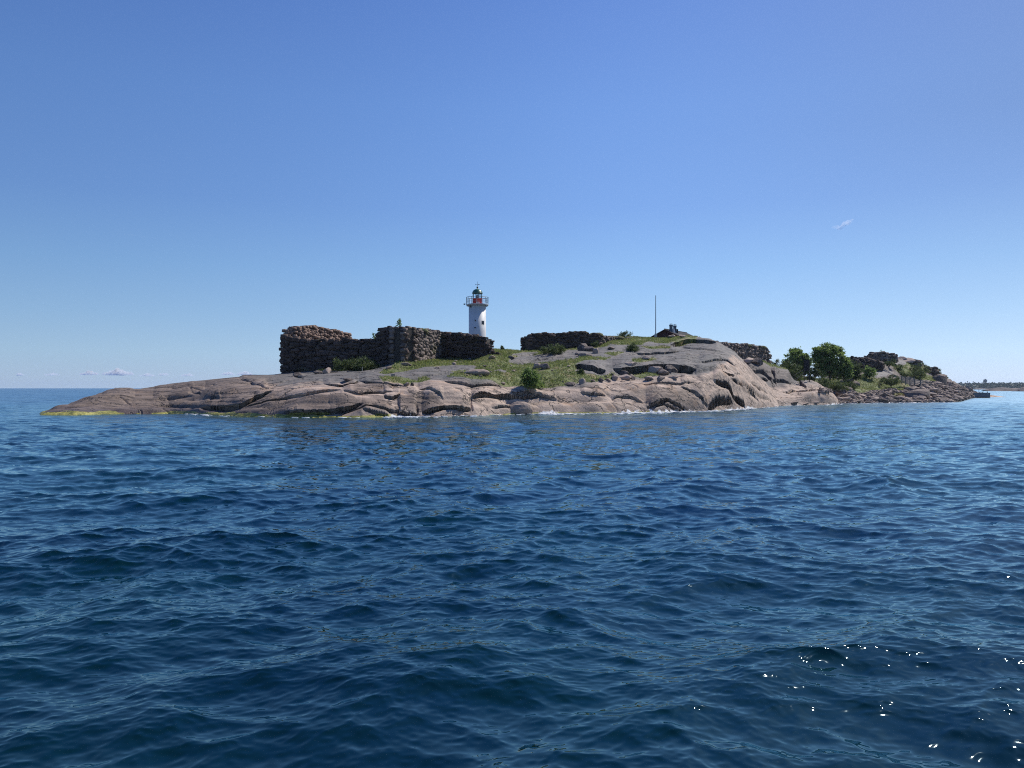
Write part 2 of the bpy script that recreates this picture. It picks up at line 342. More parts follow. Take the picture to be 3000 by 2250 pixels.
def patch(T, back, comp=False):
    T = np.array(T, float); cols = {}
    us = T[:, 0]
    # control profile per table row: distance and height of 8 points
    Ys = []; Zs = []
    for r in T:
        vw = r[1]; Yw = HC * F / max(vw - V0, 22)
        if r[2] > vw - 0.01 and r[2] >= 1200 or r[2] >= 1175 and vw >= 1190 and r[2] > vw - 1:  # sunken edge column
            Yw = r[3] - 3
            Y = [Yw - 6, Yw, r[3], r[5], r[7], r[9], r[9] + 8, r[9] + 20]; Z = [-3, -2, -1.5, -1.5, -1.5, -1.5, -2, -3]
        else:
            Y = [Yw - 6, Yw, r[3], r[5], r[7], r[9]]; Z = [-1.8, 0.0, zof(r[2], r[3]), zof(r[4], r[5]), zof(r[6], r[7]), zof(r[8], r[9])]
            if comp:
                kc = 1 - min(1, max(0, (r[0] - 1650) / 300)); kc *= min(1, max(0, (r[0] - 150) / 150))
                d43 = Y[4] - Y[3]
                for q_, off in ((2, 1.5), (3, 4.0), (4, 4.0 + d43 * 0.75)):
                    yn = Yw + off; vq = (r[2], r[4], r[6])[q_ - 2]
                    Y[q_] = Y[q_] * (1 - kc) + yn * kc; Z[q_] = zof(vq, Y[q_])
            if Y[2] < Y[1] + 0.3: Y[2] = Y[1] + 0.3
            for k, mg in ((2, 1.4), (3, 2.6), (4, 3.2), (5, 2.0)):
                if Y[k] < Y[k - 1] + mg and r[0] > 300:
                    Y[k] = Y[k - 1] + mg; Z[k] = zof((r[2], r[4], r[6], r[8])[k - 2], Y[k])
            for k in range(3, 6): Y[k] = max(Y[k], Y[k - 1] + 0.3)
            bk = back(r[0], Y[5], Z[5]); Y += bk[0]; Z += bk[1]
        Ys.append(Y); Zs.append(Z)
    Ys = np.array(Ys); Zs = np.array(Zs)
    # smooth interpolation across columns
    def col(A):
        out = np.empty((len(_uc), A.shape[1]))
        for k in range(A.shape[1]): out[:, k] = np.interp(_uc, us, A[:, k])
        kk = np.exp(-0.5 * (np.arange(-9, 10) / 4.0) ** 2); kk /= kk.sum()
        pad = np.pad(out, ((9, 9), (0, 0)), mode='edge')
        return np.stack([np.convolve(pad[:, k], kk, 'valid') for k in range(A.shape[1])], 1)
    Yc, Zc = col(Ys), col(Zs)
    H = np.empty((len(_yr), len(_uc)))
    rnd = {k_: np.clip(.9 + 1.2 * fbm(_uc / 130.0, _uc * 0 + k_ * 9.1, 3, 5 + k_), 0, 1.6) for k_ in (1, 2, 3, 4)}
    for i in range(len(_uc)):
        yc, zc = Yc[i], Zc[i]
        H[:, i] = np.interp(_yr, yc, zc, left=-2.5, right=-2.5)
        for a_, b_, kx in ((1, 2, .46), (2, 3, .46), (3, 4, .30), (4, 5, .10)):     # whaleback rounding: steep foot, flat crown
            t_ = np.clip((_yr - yc[a_]) / max(yc[b_] - yc[a_], .1), 0, 1)
            H[:, i] += (zc[b_] - zc[a_]) * kx * rnd[a_][i] * 4 * (t_ * (1 - t_)) * (1 - .5 * t_)
    out = (_uc < us[0]) | (_uc > us[-1]); H[:, out] = -3
    # soften the kinks along the view direction
    Hs = H.copy()
    for it in range(6): Hs[1:-1] = 0.25 * Hs[:-2] + 0.5 * Hs[1:-1] + 0.25 * Hs[2:]
    return Hs, Yc[:, 5], Yc[:, 1]
def back1(u, Y, z):
    if u < 800: return [Y + 9, Y + 24], [z - 1.4, -2]
    if u < 1425:
        t = min(1, max(0, (u - 830) / 250)); zp = min(zof(1092, 104) * (1 - t) + 7.3 * t, 7.3)
        return [107 + 6, 132], [zp, -2]
    return [Y + 8, Y + 34], [z - 1.3, -2]
H1, YS1, YW1 = patch(T1, back1, True)
# plateau that carries the lighthouse behind the fort wall
k = sstep(1080, 1160, UG) * (1 - sstep(1430, 1500, UG)) * sstep(97, 103, YG) * (1 - sstep(114, 126, YG))
H1 = H1 * (1 - k) + np.maximum(H1, 7.3) * k
H2, YS2, YW2 = patch(T2, lambda u, Y, z: ([Y + 4, Y + 16], [z - 0.8, -2]))
H3, YS3, YW3 = patch(T3, lambda u, Y, z: ([Y + 8, Y + 30], [z - 1.5, -2]))
# creases: photo polyline, drop below it, reach in front, swell behind, reach behind   (all in photo pixels)
CR = [
 ([(585,1197),(640,1189),(700,1181),(740,1166),(795,1148)],15,9,4,12,1),
 ([(835,1208),(880,1203),(930,1204),(970,1201),(1015,1194),(1060,1186)],15,9,5,15,1),
 ([(716,1188),(780,1165),(870,1156),(940,1146),(1000,1144)],6,6,3,8,1),
 ([(947,1126),(990,1133),(1040,1127),(1052,1119)],8,4,3,6,1),
 ([(860,1133),(900,1128),(947,1126)],3,4,2,6,1),
 ([(1005,1146),(1050,1152),(1110,1147),(1150,1150)],5,5,4,9,1),
 ([(1125,1156),(1150,1162),(1172,1152)],12,5,3,8,1),
 ([(1052,1120),(1110,1123),(1160,1134),(1182,1134)],5,5,4,9,1),
 ([(1165,1195),(1190,1210),(1222,1212)],10,6,6,18,1),
 ([(985,1208),(1040,1193),(1085,1190),(1140,1196),(1172,1200)],6,8,4,9,1),
 ([(1060,1196),(1090,1209),(1140,1214)],5,6,4,8,1),
 ([(1236,1204),(1262,1192),(1300,1183),(1340,1184),(1380,1192)],19,9,8,20,1),
 ([(1226,1142),(1262,1148),(1286,1160),(1300,1176)],5,4,3,10,1),
 ([(1380,1160),(1396,1153),(1420,1149),(1470,1153),(1520,1157),(1576,1160)],26,7,5,10,1),
 ([(1440,1192),(1500,1188),(1530,1178),(1562,1190)],5,5,3,8,1),
 ([(1300,1120),(1360,1124),(1430,1131),(1470,1138)],5,5,4,8,1),
 ([(1573,1163),(1600,1166),(1630,1172)],8,5,2,6,1),
 ([(1500,1153),(1560,1155),(1590,1162)],8,5,2,6,1),
 ([(1700,1145),(1735,1149),(1776,1155)],6,4,3,8,1),
 ([(1790,1164),(1810,1157),(1850,1160),(1885,1175)],5,4,4,10,1),
 ([(1893,1187),(1915,1180),(1960,1174),(1985,1186),(2017,1203)],9,5,8,18,1),
 ([(1915,1186),(1945,1180),(1975,1192),(2000,1206)],6,5,4,9,1),
 ([(1994,1137),(2029,1141),(2059,1164),(2076,1196)],6,4,5,16,1),
 ([(2090,1120),(2130,1136),(2152,1160),(2180,1180),(2184,1200)],18,8,7,18,1),
 ([(2074,1197),(2100,1180),(2146,1172)],16,7,7,18,1),
 ([(2114,1092),(2132,1099),(2152,1106)],10,5,2,7,1),
 ([(2050,1062),(2090,1054),(2130,1060),(2160,1080)],5,4,3,10,1), ([(1880,1128),(1930,1124),(1990,1128),(2040,1122)],5,4,4,12,1), ([(2140,1116),(2175,1128),(2205,1150),(2225,1176)],7,5,4,12,1), ([(1990,1012),(2060,1020),(2120,1034)],4,4,3,10,1), ([(2196,1128),(2226,1140),(2252,1160)],5,4,3,9,1),
 ([(2030,1095),(2065,1088),(2110,1085),(2150,1090)],4,5,3,8,1),
 ([(2040,1112),(2090,1117),(2130,1125)],3,4,2,8,1),
 ([(2170,1140),(2200,1150),(2235,1160),(2262,1178)],5,6,3,8,1),
 ([(1684,1072),(1698,1067),(1735,1072),(1752,1080),(1774,1084)],24,8,3,8,1),
 ([(1796,1080),(1850,1077),(1910,1072),(1950,1070),(1990,1072),(2040,1087)],26,13,3,10,1),
 ([(1900,1072),(1950,1070),(1990,1073),(2030,1084)],22,12,0,10,1),
 ([(1964,1012),(1985,1003),(2030,999),(2060,998),(2098,1004)],17,8,3,6,1),
 ([(1860,1034),(1900,1036),(1950,1034),(1990,1030)],6,5,3,8,1),
 ([(1480,1061),(1530,1058),(1590,1050),(1660,1043)],4,4,3,7,1),
 ([(1490,1048),(1530,1043),(1580,1040)],4,4,2,6,1),
 ([(1200,1104),(1260,1100),(1310,1096),(1370,1094)],4,4,3,7,1),
 ([(330,1168),(352,1166),(370,1176),(385,1184)],4,3,1,6,1),
 ([(300,1166),(350,1164),(395,1168)],3,4,3,10,1),
 ([(550,1140),(600,1142)],3,3,2,6,1),([(560,1148),(590,1155)],3,3,2,6,1),
 ([(450,1168),(520,1163),(570,1160)],4,5,4,9,1),([(440,1184),(500,1186),(560,1192)],4,4,2,8,1),
 ([(600,1180),(640,1165),(648,1180)],3,3,2,6,1),
 ([(700,1108),(740,1122),(785,1140)],4,5,3,10,1),
 ([(860,1100),(880,1104),(890,1108)],5,4,1,5,1),
 ([(2182,1110),(2215,1104),(2240,1103),(2250,1110)],20,6,5,9,2),
 ([(2185,1078),(2200,1092),(2230,1094),(2258,1105),(2266,1130)],8,6,6,14,2),
 ([(2262,1110),(2290,1112),(2318,1122)],10,6,6,14,2),
 ([(2290,1148),(2330,1143),(2400,1140),(2415,1142)],7,5,4,9,2),
 ([(2258,1086),(2270,1105),(2276,1128)],5,5,3,9,2),
 ([(2340,1124),(2352,1130),(2362,1136)],9,5,1,6,2),
 ([(2330,1172),(2380,1170),(2440,1176)],3,6,2,8,2),
]
# upright joints: column, rows, width, depth
JT = [(1221,1180,1214,1.8,8),(1381,1155,1200,2.2,9),(1168,1182,1206,1.5,4)]
def crease(H, pid, YS):
    VB = V0 - (H - HC) / F * 0 - (H - HC) * F / YG
    vis = YG < (YS[None, :] + 0.2)
    wob = 3.0 * fbm(XG * 0.45, YG * 0.12, 2, 77)
    DV = np.zeros_like(H); SH = np.zeros_like(H)
    for pts, drop, wf, bul, wb, p in CR:
        if p != pid: continue
        pts = np.array(pts, float); u0, u1 = pts[0, 0], pts[-1, 0]
        c0, c1 = np.searchsorted(_uc, [u0, u1])
        us = _uc[c0:c1]
        if len(us) < 3: continue
        vl = np.interp(us, pts[:, 0], pts[:, 1])
        tp = np.minimum(1, np.minimum(us - u0, u1 - us) / (0.16 * (u1 - u0)) + 0.03) ** 0.8
        d = (vl[None, :] + wob[:, c0:c1] - VB[:, c0:c1]); vs = vis[:, c0:c1]
        front = np.where((d < 0) & vs, 0.95 * drop * tp[None] * np.exp(-(np.clip(-d, 0, 400) / wf) ** 1.4), 0)
        x = np.clip(d, 0, 500) / wb
        bk = np.where((d >= 0) & vs, -1.7 * bul * tp[None] * x * np.exp(1 - x), 0)
        DV[:, c0:c1] += (front + bk)
        if drop >= 5:
            a_ = min(drop, 20) * .033 * tp[None]
            SH[:, c0:c1] += np.where(vs, np.where(d >= 0, -a_ * np.exp(-d / 4.0), a_ * .9 * np.exp(-(np.clip(-d, 0, 300) / (wf * .7)) ** 2)), 0)
    for uj, v0, v1, w, dep in JT:
        if pid == 1 and uj < 2200:
            g = np.exp(-((UG - uj - 2.5 * np.sin(VB / 9.0)) / w) ** 2) * sstep(v0 - 4, v0 + 4, VB) * (1 - sstep(v1 - 4, v1 + 4, VB)) * vis
            DV += dep * g
    return H - DV * YG / F, VB, SH
H1, VB1, SH1 = crease(H1, 1, YS1); H2, VB2, SH2 = crease(H2, 2, YS2); VB3 = V0 - (H3 - HC) * F / YG
pid = np.argmax(np.stack([H1, H2, H3]), 0); HZ = np.maximum(np.maximum(H1, H2), H3)
VB = np.where(pid == 0, VB1, np.where(pid == 1, VB2, VB3))
vis = np.where(pid == 0, YG < YS1[None] + .2, np.where(pid == 1, YG < YS2[None] + .2, YG < YS3[None] + .2))
SHF = np.where(pid == 0, SH1, np.where(pid == 1, SH2, 0)).astype(np.float32)
def poly(pts, wu=6.0, wv=3.0, seed=0, soft=3.0):
    pts = np.array(pts, float); x0, y0 = pts.min(0) - 12; x1, y1 = pts.max(0) + 12
    ins = np.zeros(UG.shape, bool); box = (UG > x0) & (UG < x1) & (VB > y0) & (VB < y1) & vis
    xx, yy = XG[box], YG[box]
    uu = UG[box] + wu * fbm(xx * 0.7, yy * 0.5, 4, seed + 3); vv = VB[box] + wv * fbm(xx * 0.9, yy * 0.6, 4, seed + 11); r = np.zeros(uu.shape, bool)
    n = len(pts)
    for i in range(n):
        xa, ya = pts[i]; xb, yb = pts[(i + 1) % n]
        c = ((ya > vv) != (yb > vv)) & (uu < (xb - xa) * (vv - ya) / (yb - ya + 1e-9) + xa)
        r ^= c
    ins[box] = r
    return ins.astype(np.float32)
on1, on2, on3 = pid == 0, pid == 1, pid == 2
G = poly([(1108,1096),(1140,1076),(1172,1056),(1290,1049),(1400,1050),(1440,1018),(1520,1024),(1560,1028),(1665,1016),(1752,1008),(1795,970),(1880,975),(1930,978),(2010,980),(2062,990),(2030,1001),(1975,1006),
          (1940,1008),(1900,1001),(1880,1012),(1850,1010),(1790,1008),(1775,1014),(1740,1022),(1700,1024),(1665,1024),(1640,1036),(1580,1044),(1530,1046),(1500,1048),(1490,1060),(1560,1066),(1620,1060),(1660,1052),(1700,1050),(1760,1045),
          (1790,1048),(1760,1056),(1710,1062),(1690,1068),(1684,1086),(1720,1096),(1775,1098),(1800,1090),(1812,1100),(1790,1112),(1750,1118),(1700,1122),(1660,1130),(1610,1136),(1560,1138),(1500,1139),(1470,1138),(1440,1126),(1390,1116),
          (1320,1112),(1310,1106),(1390,1098),(1390,1078),(1300,1074),(1240,1078),(1200,1086),(1160,1092),(1130,1100)]) * on1
for q in ([(1110,1112),(1150,1106),(1195,1108),(1225,1116),(1200,1126),(1150,1128),(1120,1122)], [(1225,1108),(1250,1105),(1262,1114),(1240,1122),(1215,1120)],
          [(1846,1088),(1870,1077),(1905,1076),(1912,1098),(1930,1110),(1890,1108),(1845,1098)], [(1850,1058),(1880,1050),(1915,1050),(1925,1058),(1880,1068),(1855,1066)],
          [(1880,1020),(1940,1016),(1968,1020),(1960,1026),(1900,1028)], [(1770,1036),(1800,1030),(1830,1032),(1800,1044)], [(1318,1094),(1400,1086),(1440,1096),(1400,1104)]):
    G = np.maximum(G, poly(q, 4, 2, 5) * on1)
# bare slabs and stone patches that break the meadow
for q in ([(1200,1100),(1240,1084),(1300,1074),(1388,1070),(1398,1078),(1340,1092),(1260,1104)], [(1376,1098),(1390,1091),(1412,1092),(1424,1099)],
          [(1440,1088),(1462,1082),(1486,1086),(1480,1092)], [(1490,1046),(1530,1038),(1590,1036),(1560,1046)], [(1490,1062),(1540,1056),(1600,1050),(1600,1058),(1530,1068)]):
    G *= 1 - poly(q, 3, 2, 8)
G2 = (poly([(2150,1028),(2200,1046),(2260,1060),(2290,1074),(2320,1092),(2300,1090),(2250,1078),(2215,1064),(2180,1050)], 4, 3, 6)) * (on1 | on2 | on3)
G3 = poly([(2255,1064),(2300,1080),(2330,1100),(2380,1108),(2450,1110),(2490,1100),(2530,1102),(2560,1108),(2620,1108),(2645,1115),(2665,1128),(2680,1140),(2660,1146),(2610,1140),(2570,1142),(2530,1150),(2500,1146),(2480,1138),(2440,1140),(2390,1132),(2330,1118),(2262,1110)], 5, 3, 9) * on3
G3 = np.maximum(G3, poly([(2600,1064),(2640,1058),(2690,1066),(2720,1078),(2712,1095),(2740,1106),(2760,1112),(2740,1118),(2690,1112),(2650,1100),(2620,1082)], 5, 3, 9) * on3)
G3 = np.maximum(G3, poly([(2612,1158),(2625,1150),(2645,1152),(2655,1162),(2640,1168),(2620,1166)], 4, 2, 9) * on3)
PATH = poly([(2520,1102),(2545,1092),(2562,1078),(2580,1076),(2605,1084),(2620,1092),(2600,1100),(2570,1104)], 3, 2, 4) * on3
PATH = np.maximum(PATH, poly([(2620,1056),(2650,1054),(2655,1066),(2640,1074),(2622,1066)], 3, 2, 4) * on3)
G3 *= 1 - PATH
GR = np.maximum(np.maximum(G, G2), G3).astype(np.float32)
for _ in range(2):
    GR[1:-1] = .25 * GR[:-2] + .5 * GR[1:-1] + .25 * GR[2:]; GR[:, 1:-1] = .25 * GR[:, :-2] + .5 * GR[:, 1:-1] + .25 * GR[:, 2:]
RUB = (on3 & (UG > 2420)).astype(np.float32) * (1 - GR) * (1 - PATH)
ACT = HZ > -1.6
def fb_(x, y, o=4, seed=0):
    r = np.zeros(HZ.shape, np.float32); xx = np.broadcast_to(x, HZ.shape)[ACT]; yy = np.broadcast_to(y, HZ.shape)[ACT]; r[ACT] = fbm(xx, yy, o, seed); return r
def gn_(x, y, seed=0):
    r = np.zeros(HZ.shape, np.float32); r[ACT] = gnoise(x[ACT], y[ACT], seed); return r
# surface relief
rock = (1 - GR) * (1 - RUB)
HZ += rock * (0.05 * fb_(XG / 3.4, YG / 2.0, 4, 21) + 0.16 * fb_(XG / 9.0, YG / 5.0, 3, 31))
FRB = rock * sstep(-6, 14, VB - np.interp(UG, [100,700,1000,1320,1600,1900,2100,2285], [1150,1110,1124,1112,1128,1100,1050,1110]))
HZ += FRB * .42 * (np.abs(gn_(XG / 6.5 + .4 * fb_(XG / 5, YG / 4, 2, 42), YG / 2.6 + XG / 22, 44)) - .3) * sstep(-.2, .5, HZ)
wx = XG + 1.5 * fb_(XG / 5, YG / 5, 2, 41); wy = YG * 1.4 - XG * 0.35 + 1.2 * fb_(XG / 4, YG / 4, 2, 43)
rd = np.abs(gn_(wx / 4.2, wy / 2.6, 47)); HZ -= rock * 0.15 * sstep(-.1, .25, gn_(XG / 8, YG / 6, 49)) * np.exp(-(rd / 0.03) ** 2)
rd2 = np.abs(gn_(wx / 1.9 + 9, wy / 1.7, 48)); HZ -= rock * 0.05 * sstep(0, .3, gn_(XG / 5, YG / 5, 50)) * np.exp(-(rd2 / 0.04) ** 2) * (HZ > .5)
HZ += rock * 0.05 * (np.floor((HZ + .25 * fb_(XG / 4, YG / 4, 3, 58)) / .42) * .42 - HZ) * sstep(.6, 1.4, HZ) * sstep(-.1, .3, gn_(XG / 7, YG / 5, 59)) * 3.5
HZ += GR * (0.10 * fb_(XG / 1.1, YG / 1.1, 4, 51) + 0.14 * fb_(XG / 3.5, YG / 3.5, 2, 53))
HZ += RUB * (0.55 * np.abs(fb_(XG / 2.2, YG / 3.0, 3, 61)) - 0.12 + 0.2 * gn_(XG / .7, YG / .9, 63)) * sstep(-.5, .6, HZ)
HZ += 0.12 * fb_(XG / 1.6, YG / 1.2, 3, 71) * np.exp(-(HZ / .5) ** 2)
VP = V0 - (HZ - HC) * F / YG
# pink / brown / grey colour fields
def band(lo_pts, hi_pts):
    lo = np.interp(UG, *np.array(lo_pts, float).T); hi = np.interp(UG, *np.array(hi_pts, float).T); return lo, hi
edge = np.interp(UG, [100,400,700,850,1000,1200,1320,1450,1600,1700,1840,1920,2000,2060,2110,2150,2200,2280], [1160,1140,1112,1128,1122,1118,1112,1128,1136,1124,1104,1110,1094,1096,1080,1040,1066,1120])
n1 = fb_(XG / 4.5, YG / 3.0, 4, 81)
PINK = sstep(-4, 12, VB - edge + 16 * n1) * on1
PINK = np.maximum(PINK, on2 * sstep(-6, 12, VB - 1128 + 12 * n1))
PINK = np.maximum(PINK, on1 * sstep(2100, 2200, UG + 40 * n1) * sstep(1030, 1080, VB) * (0.6 + 0.4 * sstep(0, .3, n1)))
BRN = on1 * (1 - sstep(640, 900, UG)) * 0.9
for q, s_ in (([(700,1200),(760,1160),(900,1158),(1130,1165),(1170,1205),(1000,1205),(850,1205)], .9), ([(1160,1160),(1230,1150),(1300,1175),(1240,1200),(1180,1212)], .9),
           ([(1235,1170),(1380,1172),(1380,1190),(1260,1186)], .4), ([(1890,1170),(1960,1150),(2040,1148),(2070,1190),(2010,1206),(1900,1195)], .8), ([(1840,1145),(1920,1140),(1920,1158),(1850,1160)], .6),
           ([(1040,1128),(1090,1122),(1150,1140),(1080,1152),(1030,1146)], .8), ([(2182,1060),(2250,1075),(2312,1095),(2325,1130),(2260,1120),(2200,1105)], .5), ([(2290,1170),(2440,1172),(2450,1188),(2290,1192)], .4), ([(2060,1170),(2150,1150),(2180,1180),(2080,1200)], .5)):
    BRN = np.maximum(BRN, s_ * poly(q, 16, 8, 13))  # brown rock patches, also painted darker where the ledge fronts lie in shade
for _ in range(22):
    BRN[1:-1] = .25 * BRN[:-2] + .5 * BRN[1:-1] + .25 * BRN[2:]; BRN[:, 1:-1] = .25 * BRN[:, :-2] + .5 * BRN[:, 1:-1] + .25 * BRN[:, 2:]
alu = np.interp(UG, [90,140,300,430,500,640,660,800,830,1000,1150,1180,1400,1500,1560,1640,1780,1860,1900,2060,2090,2140,2160], [1,1,.9,.1,.7,.75,.9,1,.7,.8,.7,0.1,.15,.35,.7,.75,.4,.5,.5,.1,.1,.25,0])
top = 0.05 + 0.34 * np.clip(alu, 0, 1) * (0.75 + 0.9 * fb_(XG / 2.5, YG / 2, 3, 91))
ALG = (1 - sstep(top * 0.8, top * 1.05 + 0.02, HZ)) * sstep(0.1, 0.45, alu + 0.5 * fb_(XG / 1.8, YG * 0 + 3, 2, 93))
fo = np.interp(UG, [90,500,560,600,640,1120,1150,1200,1230,1560,1590,1625,1640,1800,1830,1855,1880,1920,1990,2020,2060,2140,2200,2220,2400,2440,2500,2620,2700,2780,2810,2850], [0,0,.35,.35,.1,.1,.8,.8,.15,.3,.9,.9,.4,.4,1,1,.5,1,1,.7,.5,.7,.9,.4,.3,.8,.5,.9,.5,.6,.3,0])
FOAM = fo * (1 - sstep(0.0 + .16 * fo, 0.08 + .32 * fo, HZ + 0.5 * fb_(XG / .6, YG / .5, 3, 95)))
FOAM = np.clip(FOAM * .85, 0, 1) * (HZ > -0.3)
def terrain_material():
    m, nt, b = newmat('granite_and_turf')
    a = nt.nodes.new('ShaderNodeAttribute'); a.attribute_name = 'm1'; s1 = nt.nodes.new('ShaderNodeSeparateColor'); nt.links.new(a.outputs[0], s1.inputs[0])
    c = nt.nodes.new('ShaderNodeAttribute'); c.attribute_name = 'm2'; s2 = nt.nodes.new('ShaderNodeSeparateColor'); nt.links.new(c.outputs[0], s2.inputs[0])
    grass, pink, brown, algae = s1.outputs[0], s1.outputs[1], s1.outputs[2], a.outputs['Alpha']
    foam, path, rub, wet = s2.outputs[0], s2.outputs[1], s2.outputs[2], c.outputs['Alpha']
    p = pos(nt)
    nb = noise(nt, p, 0.55, 6, 0.62); nm = noise(nt, p, 2.6, 6, 0.65, dist=.4); nf = noise(nt, p, 11, 5, 0.7); nst = noise(nt, pos(nt, (0.35, 1.6, 2.2)), 1.2, 5, .6, dist=.6)
    grey = mixc(nt, ramp(nt, nm, .3, .7), (0.085, 0.08, 0.073), (0.19, 0.178, 0.16))
    grey = mixc(nt, math_(nt, 'MULTIPLY', ramp(nt, nb, .45, .62), .5), grey, (0.24, 0.205, 0.18))
    pk = mixc(nt, ramp(nt, nst, .3, .68), (0.25, 0.190, 0.148), (0.52, 0.395, 0.305))
    pk = mixc(nt, math_(nt, 'MULTIPLY', ramp(nt, nm, .52, .72), .5), pk, (0.52, 0.41, 0.33))
    pk = mixc(nt, math_(nt, 'MULTIPLY', ramp(nt, nb, .54, .66), .45), pk, (0.40, 0.235, 0.13))
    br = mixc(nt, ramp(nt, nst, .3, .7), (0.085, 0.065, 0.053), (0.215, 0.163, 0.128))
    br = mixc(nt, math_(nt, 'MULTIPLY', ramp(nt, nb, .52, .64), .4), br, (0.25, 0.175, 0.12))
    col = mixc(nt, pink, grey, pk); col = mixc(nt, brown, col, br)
    # lichen blotches, pale veins and thin dark joints
    lich = math_(nt, 'MULTIPLY', ramp(nt, nf, .6, .68), math_(nt, 'MULTIPLY', ramp(nt, nb, .45, .6), .6)); col = mixc(nt, lich, col, (0.085, 0.08, 0.075))
    vo = nt.nodes.new('ShaderNodeTexVoronoi'); vo.feature = 'DISTANCE_TO_EDGE'; vo.inputs['Scale'].default_value = 0.32
    wp = nt.nodes.new('ShaderNodeVectorMath'); nt.links.new(pos(nt, (0.55, 1.3, 1.6)), wp.inputs[0])
    sc = nt.nodes.new('ShaderNodeVectorMath'); sc.operation = 'SCALE'; nt.links.new(noise(nt, p, 0.5, 4, .6, color=True), sc.inputs[0]); sc.inputs['Scale'].default_value = 3.4
    nt.links.new(sc.outputs[0], wp.inputs[1]); nt.links.new(wp.outputs[0], vo.inputs['Vector'])
    crk = math_(nt, 'MULTIPLY', math_(nt, 'SUBTRACT', 1.0, ramp(nt, vo.outputs['Distance'], 0.004, 0.032)), ramp(nt, nb, .36, .50))
    col = mixc(nt, math_(nt, 'MULTIPLY', crk, .75), col, (0.045, 0.036, 0.03))
    col = mixc(nt, math_(nt, 'MULTIPLY', wet, .8), col, mixc(nt, .62, col, (0.03, 0.02, 0.02)))
    rb = mixc(nt, ramp(nt, nf, .35, .65), (0.07, 0.058, 0.05), (0.26, 0.21, 0.18)); col = mixc(nt, rub, col, rb)
    pth = mixc(nt, ramp(nt, nm, .3, .7), (0.17, 0.155, 0.145), (0.25, 0.23, 0.21)); col = mixc(nt, path, col, pth)
    g1 = mixc(nt, ramp(nt, nm, .3, .7), (0.075, 0.10, 0.028), (0.17, 0.19, 0.055))
    g1 = mixc(nt, ramp(nt, nb, .5, .66), g1, (0.26, 0.205, 0.11)); g1 = mixc(nt, math_(nt, 'MULTIPLY', ramp(nt, nf, .62, .72), .6), g1, (0.24, 0.20, 0.13))
    gm = ramp(nt, math_(nt, 'ADD', grass, math_(nt, 'MULTIPLY_ADD', nf, .5, -.25)), .35, .65); col = mixc(nt, gm, col, g1)
    al = mixc(nt, ramp(nt, nm, .35, .65), (0.16, 0.16, 0.035), (0.42, 0.38, 0.09)); col = mixc(nt, ramp(nt, math_(nt, 'ADD', algae, math_(nt, 'MULTIPLY_ADD', nf, .4, -.2)), .4, .6), col, al)
    fm = ramp(nt, math_(nt, 'ADD', foam, math_(nt, 'MULTIPLY_ADD', nf, .8, -.4)), .5, .68); col = mixc(nt, fm, col, (0.78, 0.77, 0.74))
    nt.links.new(col, b.inputs['Base Color'])
    nt.links.new(math_(nt, 'MULTIPLY_ADD', wet, -.35, .82), b.inputs['Roughness']); b.inputs['Specular IOR Level'].default_value = 0.35
    h = math_(nt, 'ADD', math_(nt, 'MULTIPLY', nm, .09), math_(nt, 'ADD', math_(nt, 'MULTIPLY', nf, .045), math_(nt, 'MULTIPLY', crk, -.12)))
    bump(nt, h, 1.0, .9, b)
    return m
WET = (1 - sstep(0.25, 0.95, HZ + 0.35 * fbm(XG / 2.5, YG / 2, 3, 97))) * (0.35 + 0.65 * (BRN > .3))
def build_terrain():
    keep = HZ > -1.3
    nr, nc = HZ.shape; idx = np.arange(nr * nc).reshape(nr, nc)
    kq = keep[:-1, :-1] | keep[:-1, 1:] | keep[1:, 1:] | keep[1:, :-1]
    q = np.stack([idx[:-1, :-1], idx[:-1, 1:], idx[1:, 1:], idx[1:, :-1]], -1)[kq]
    used = np.unique(q); remap = np.full(nr * nc, -1, np.int64); remap[used] = np.arange(len(used)); q = remap[q]
    Y2 = YG + SHF; co = np.stack([(UG - 1500) / F * Y2, Y2, HZ], -1).reshape(-1, 3)[used]
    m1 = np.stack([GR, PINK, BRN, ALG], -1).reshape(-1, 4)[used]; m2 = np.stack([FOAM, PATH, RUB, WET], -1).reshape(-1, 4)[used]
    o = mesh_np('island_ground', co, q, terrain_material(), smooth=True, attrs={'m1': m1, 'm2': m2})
    tag(o, kind='structure')
build_terrain()
def ground(X, Y):
    u = X / Y * F + 1500
    i = np.clip(np.searchsorted(_yr, Y) - 1, 0, len(_yr) - 2); j = np.clip(np.searchsorted(_uc, u) - 1, 0, len(_uc) - 2)
    a = np.clip((Y - _yr[i]) / (_yr[i + 1] - _yr[i]), 0, 1); c = np.clip((u - _uc[j]) / (_uc[j + 1] - _uc[j]), 0, 1)
    return (HZ[i, j] * (1 - a) * (1 - c) + HZ[i + 1, j] * a * (1 - c) + HZ[i, j + 1] * (1 - a) * c + HZ[i + 1, j + 1] * a * c)
def hit(u, v, ymin=60):
    j = int(np.clip(np.searchsorted(_uc, u), 0, len(_uc) - 1))
    ok = np.where((VP[:, j] <= v) & (_yr > ymin) & (HZ[:, j] > -.3))[0]
    if not len(ok): return None
    i = ok[0]; Y = _yr[i]; return Vector(((u - 1500) / F * Y, Y, HZ[i, j]))
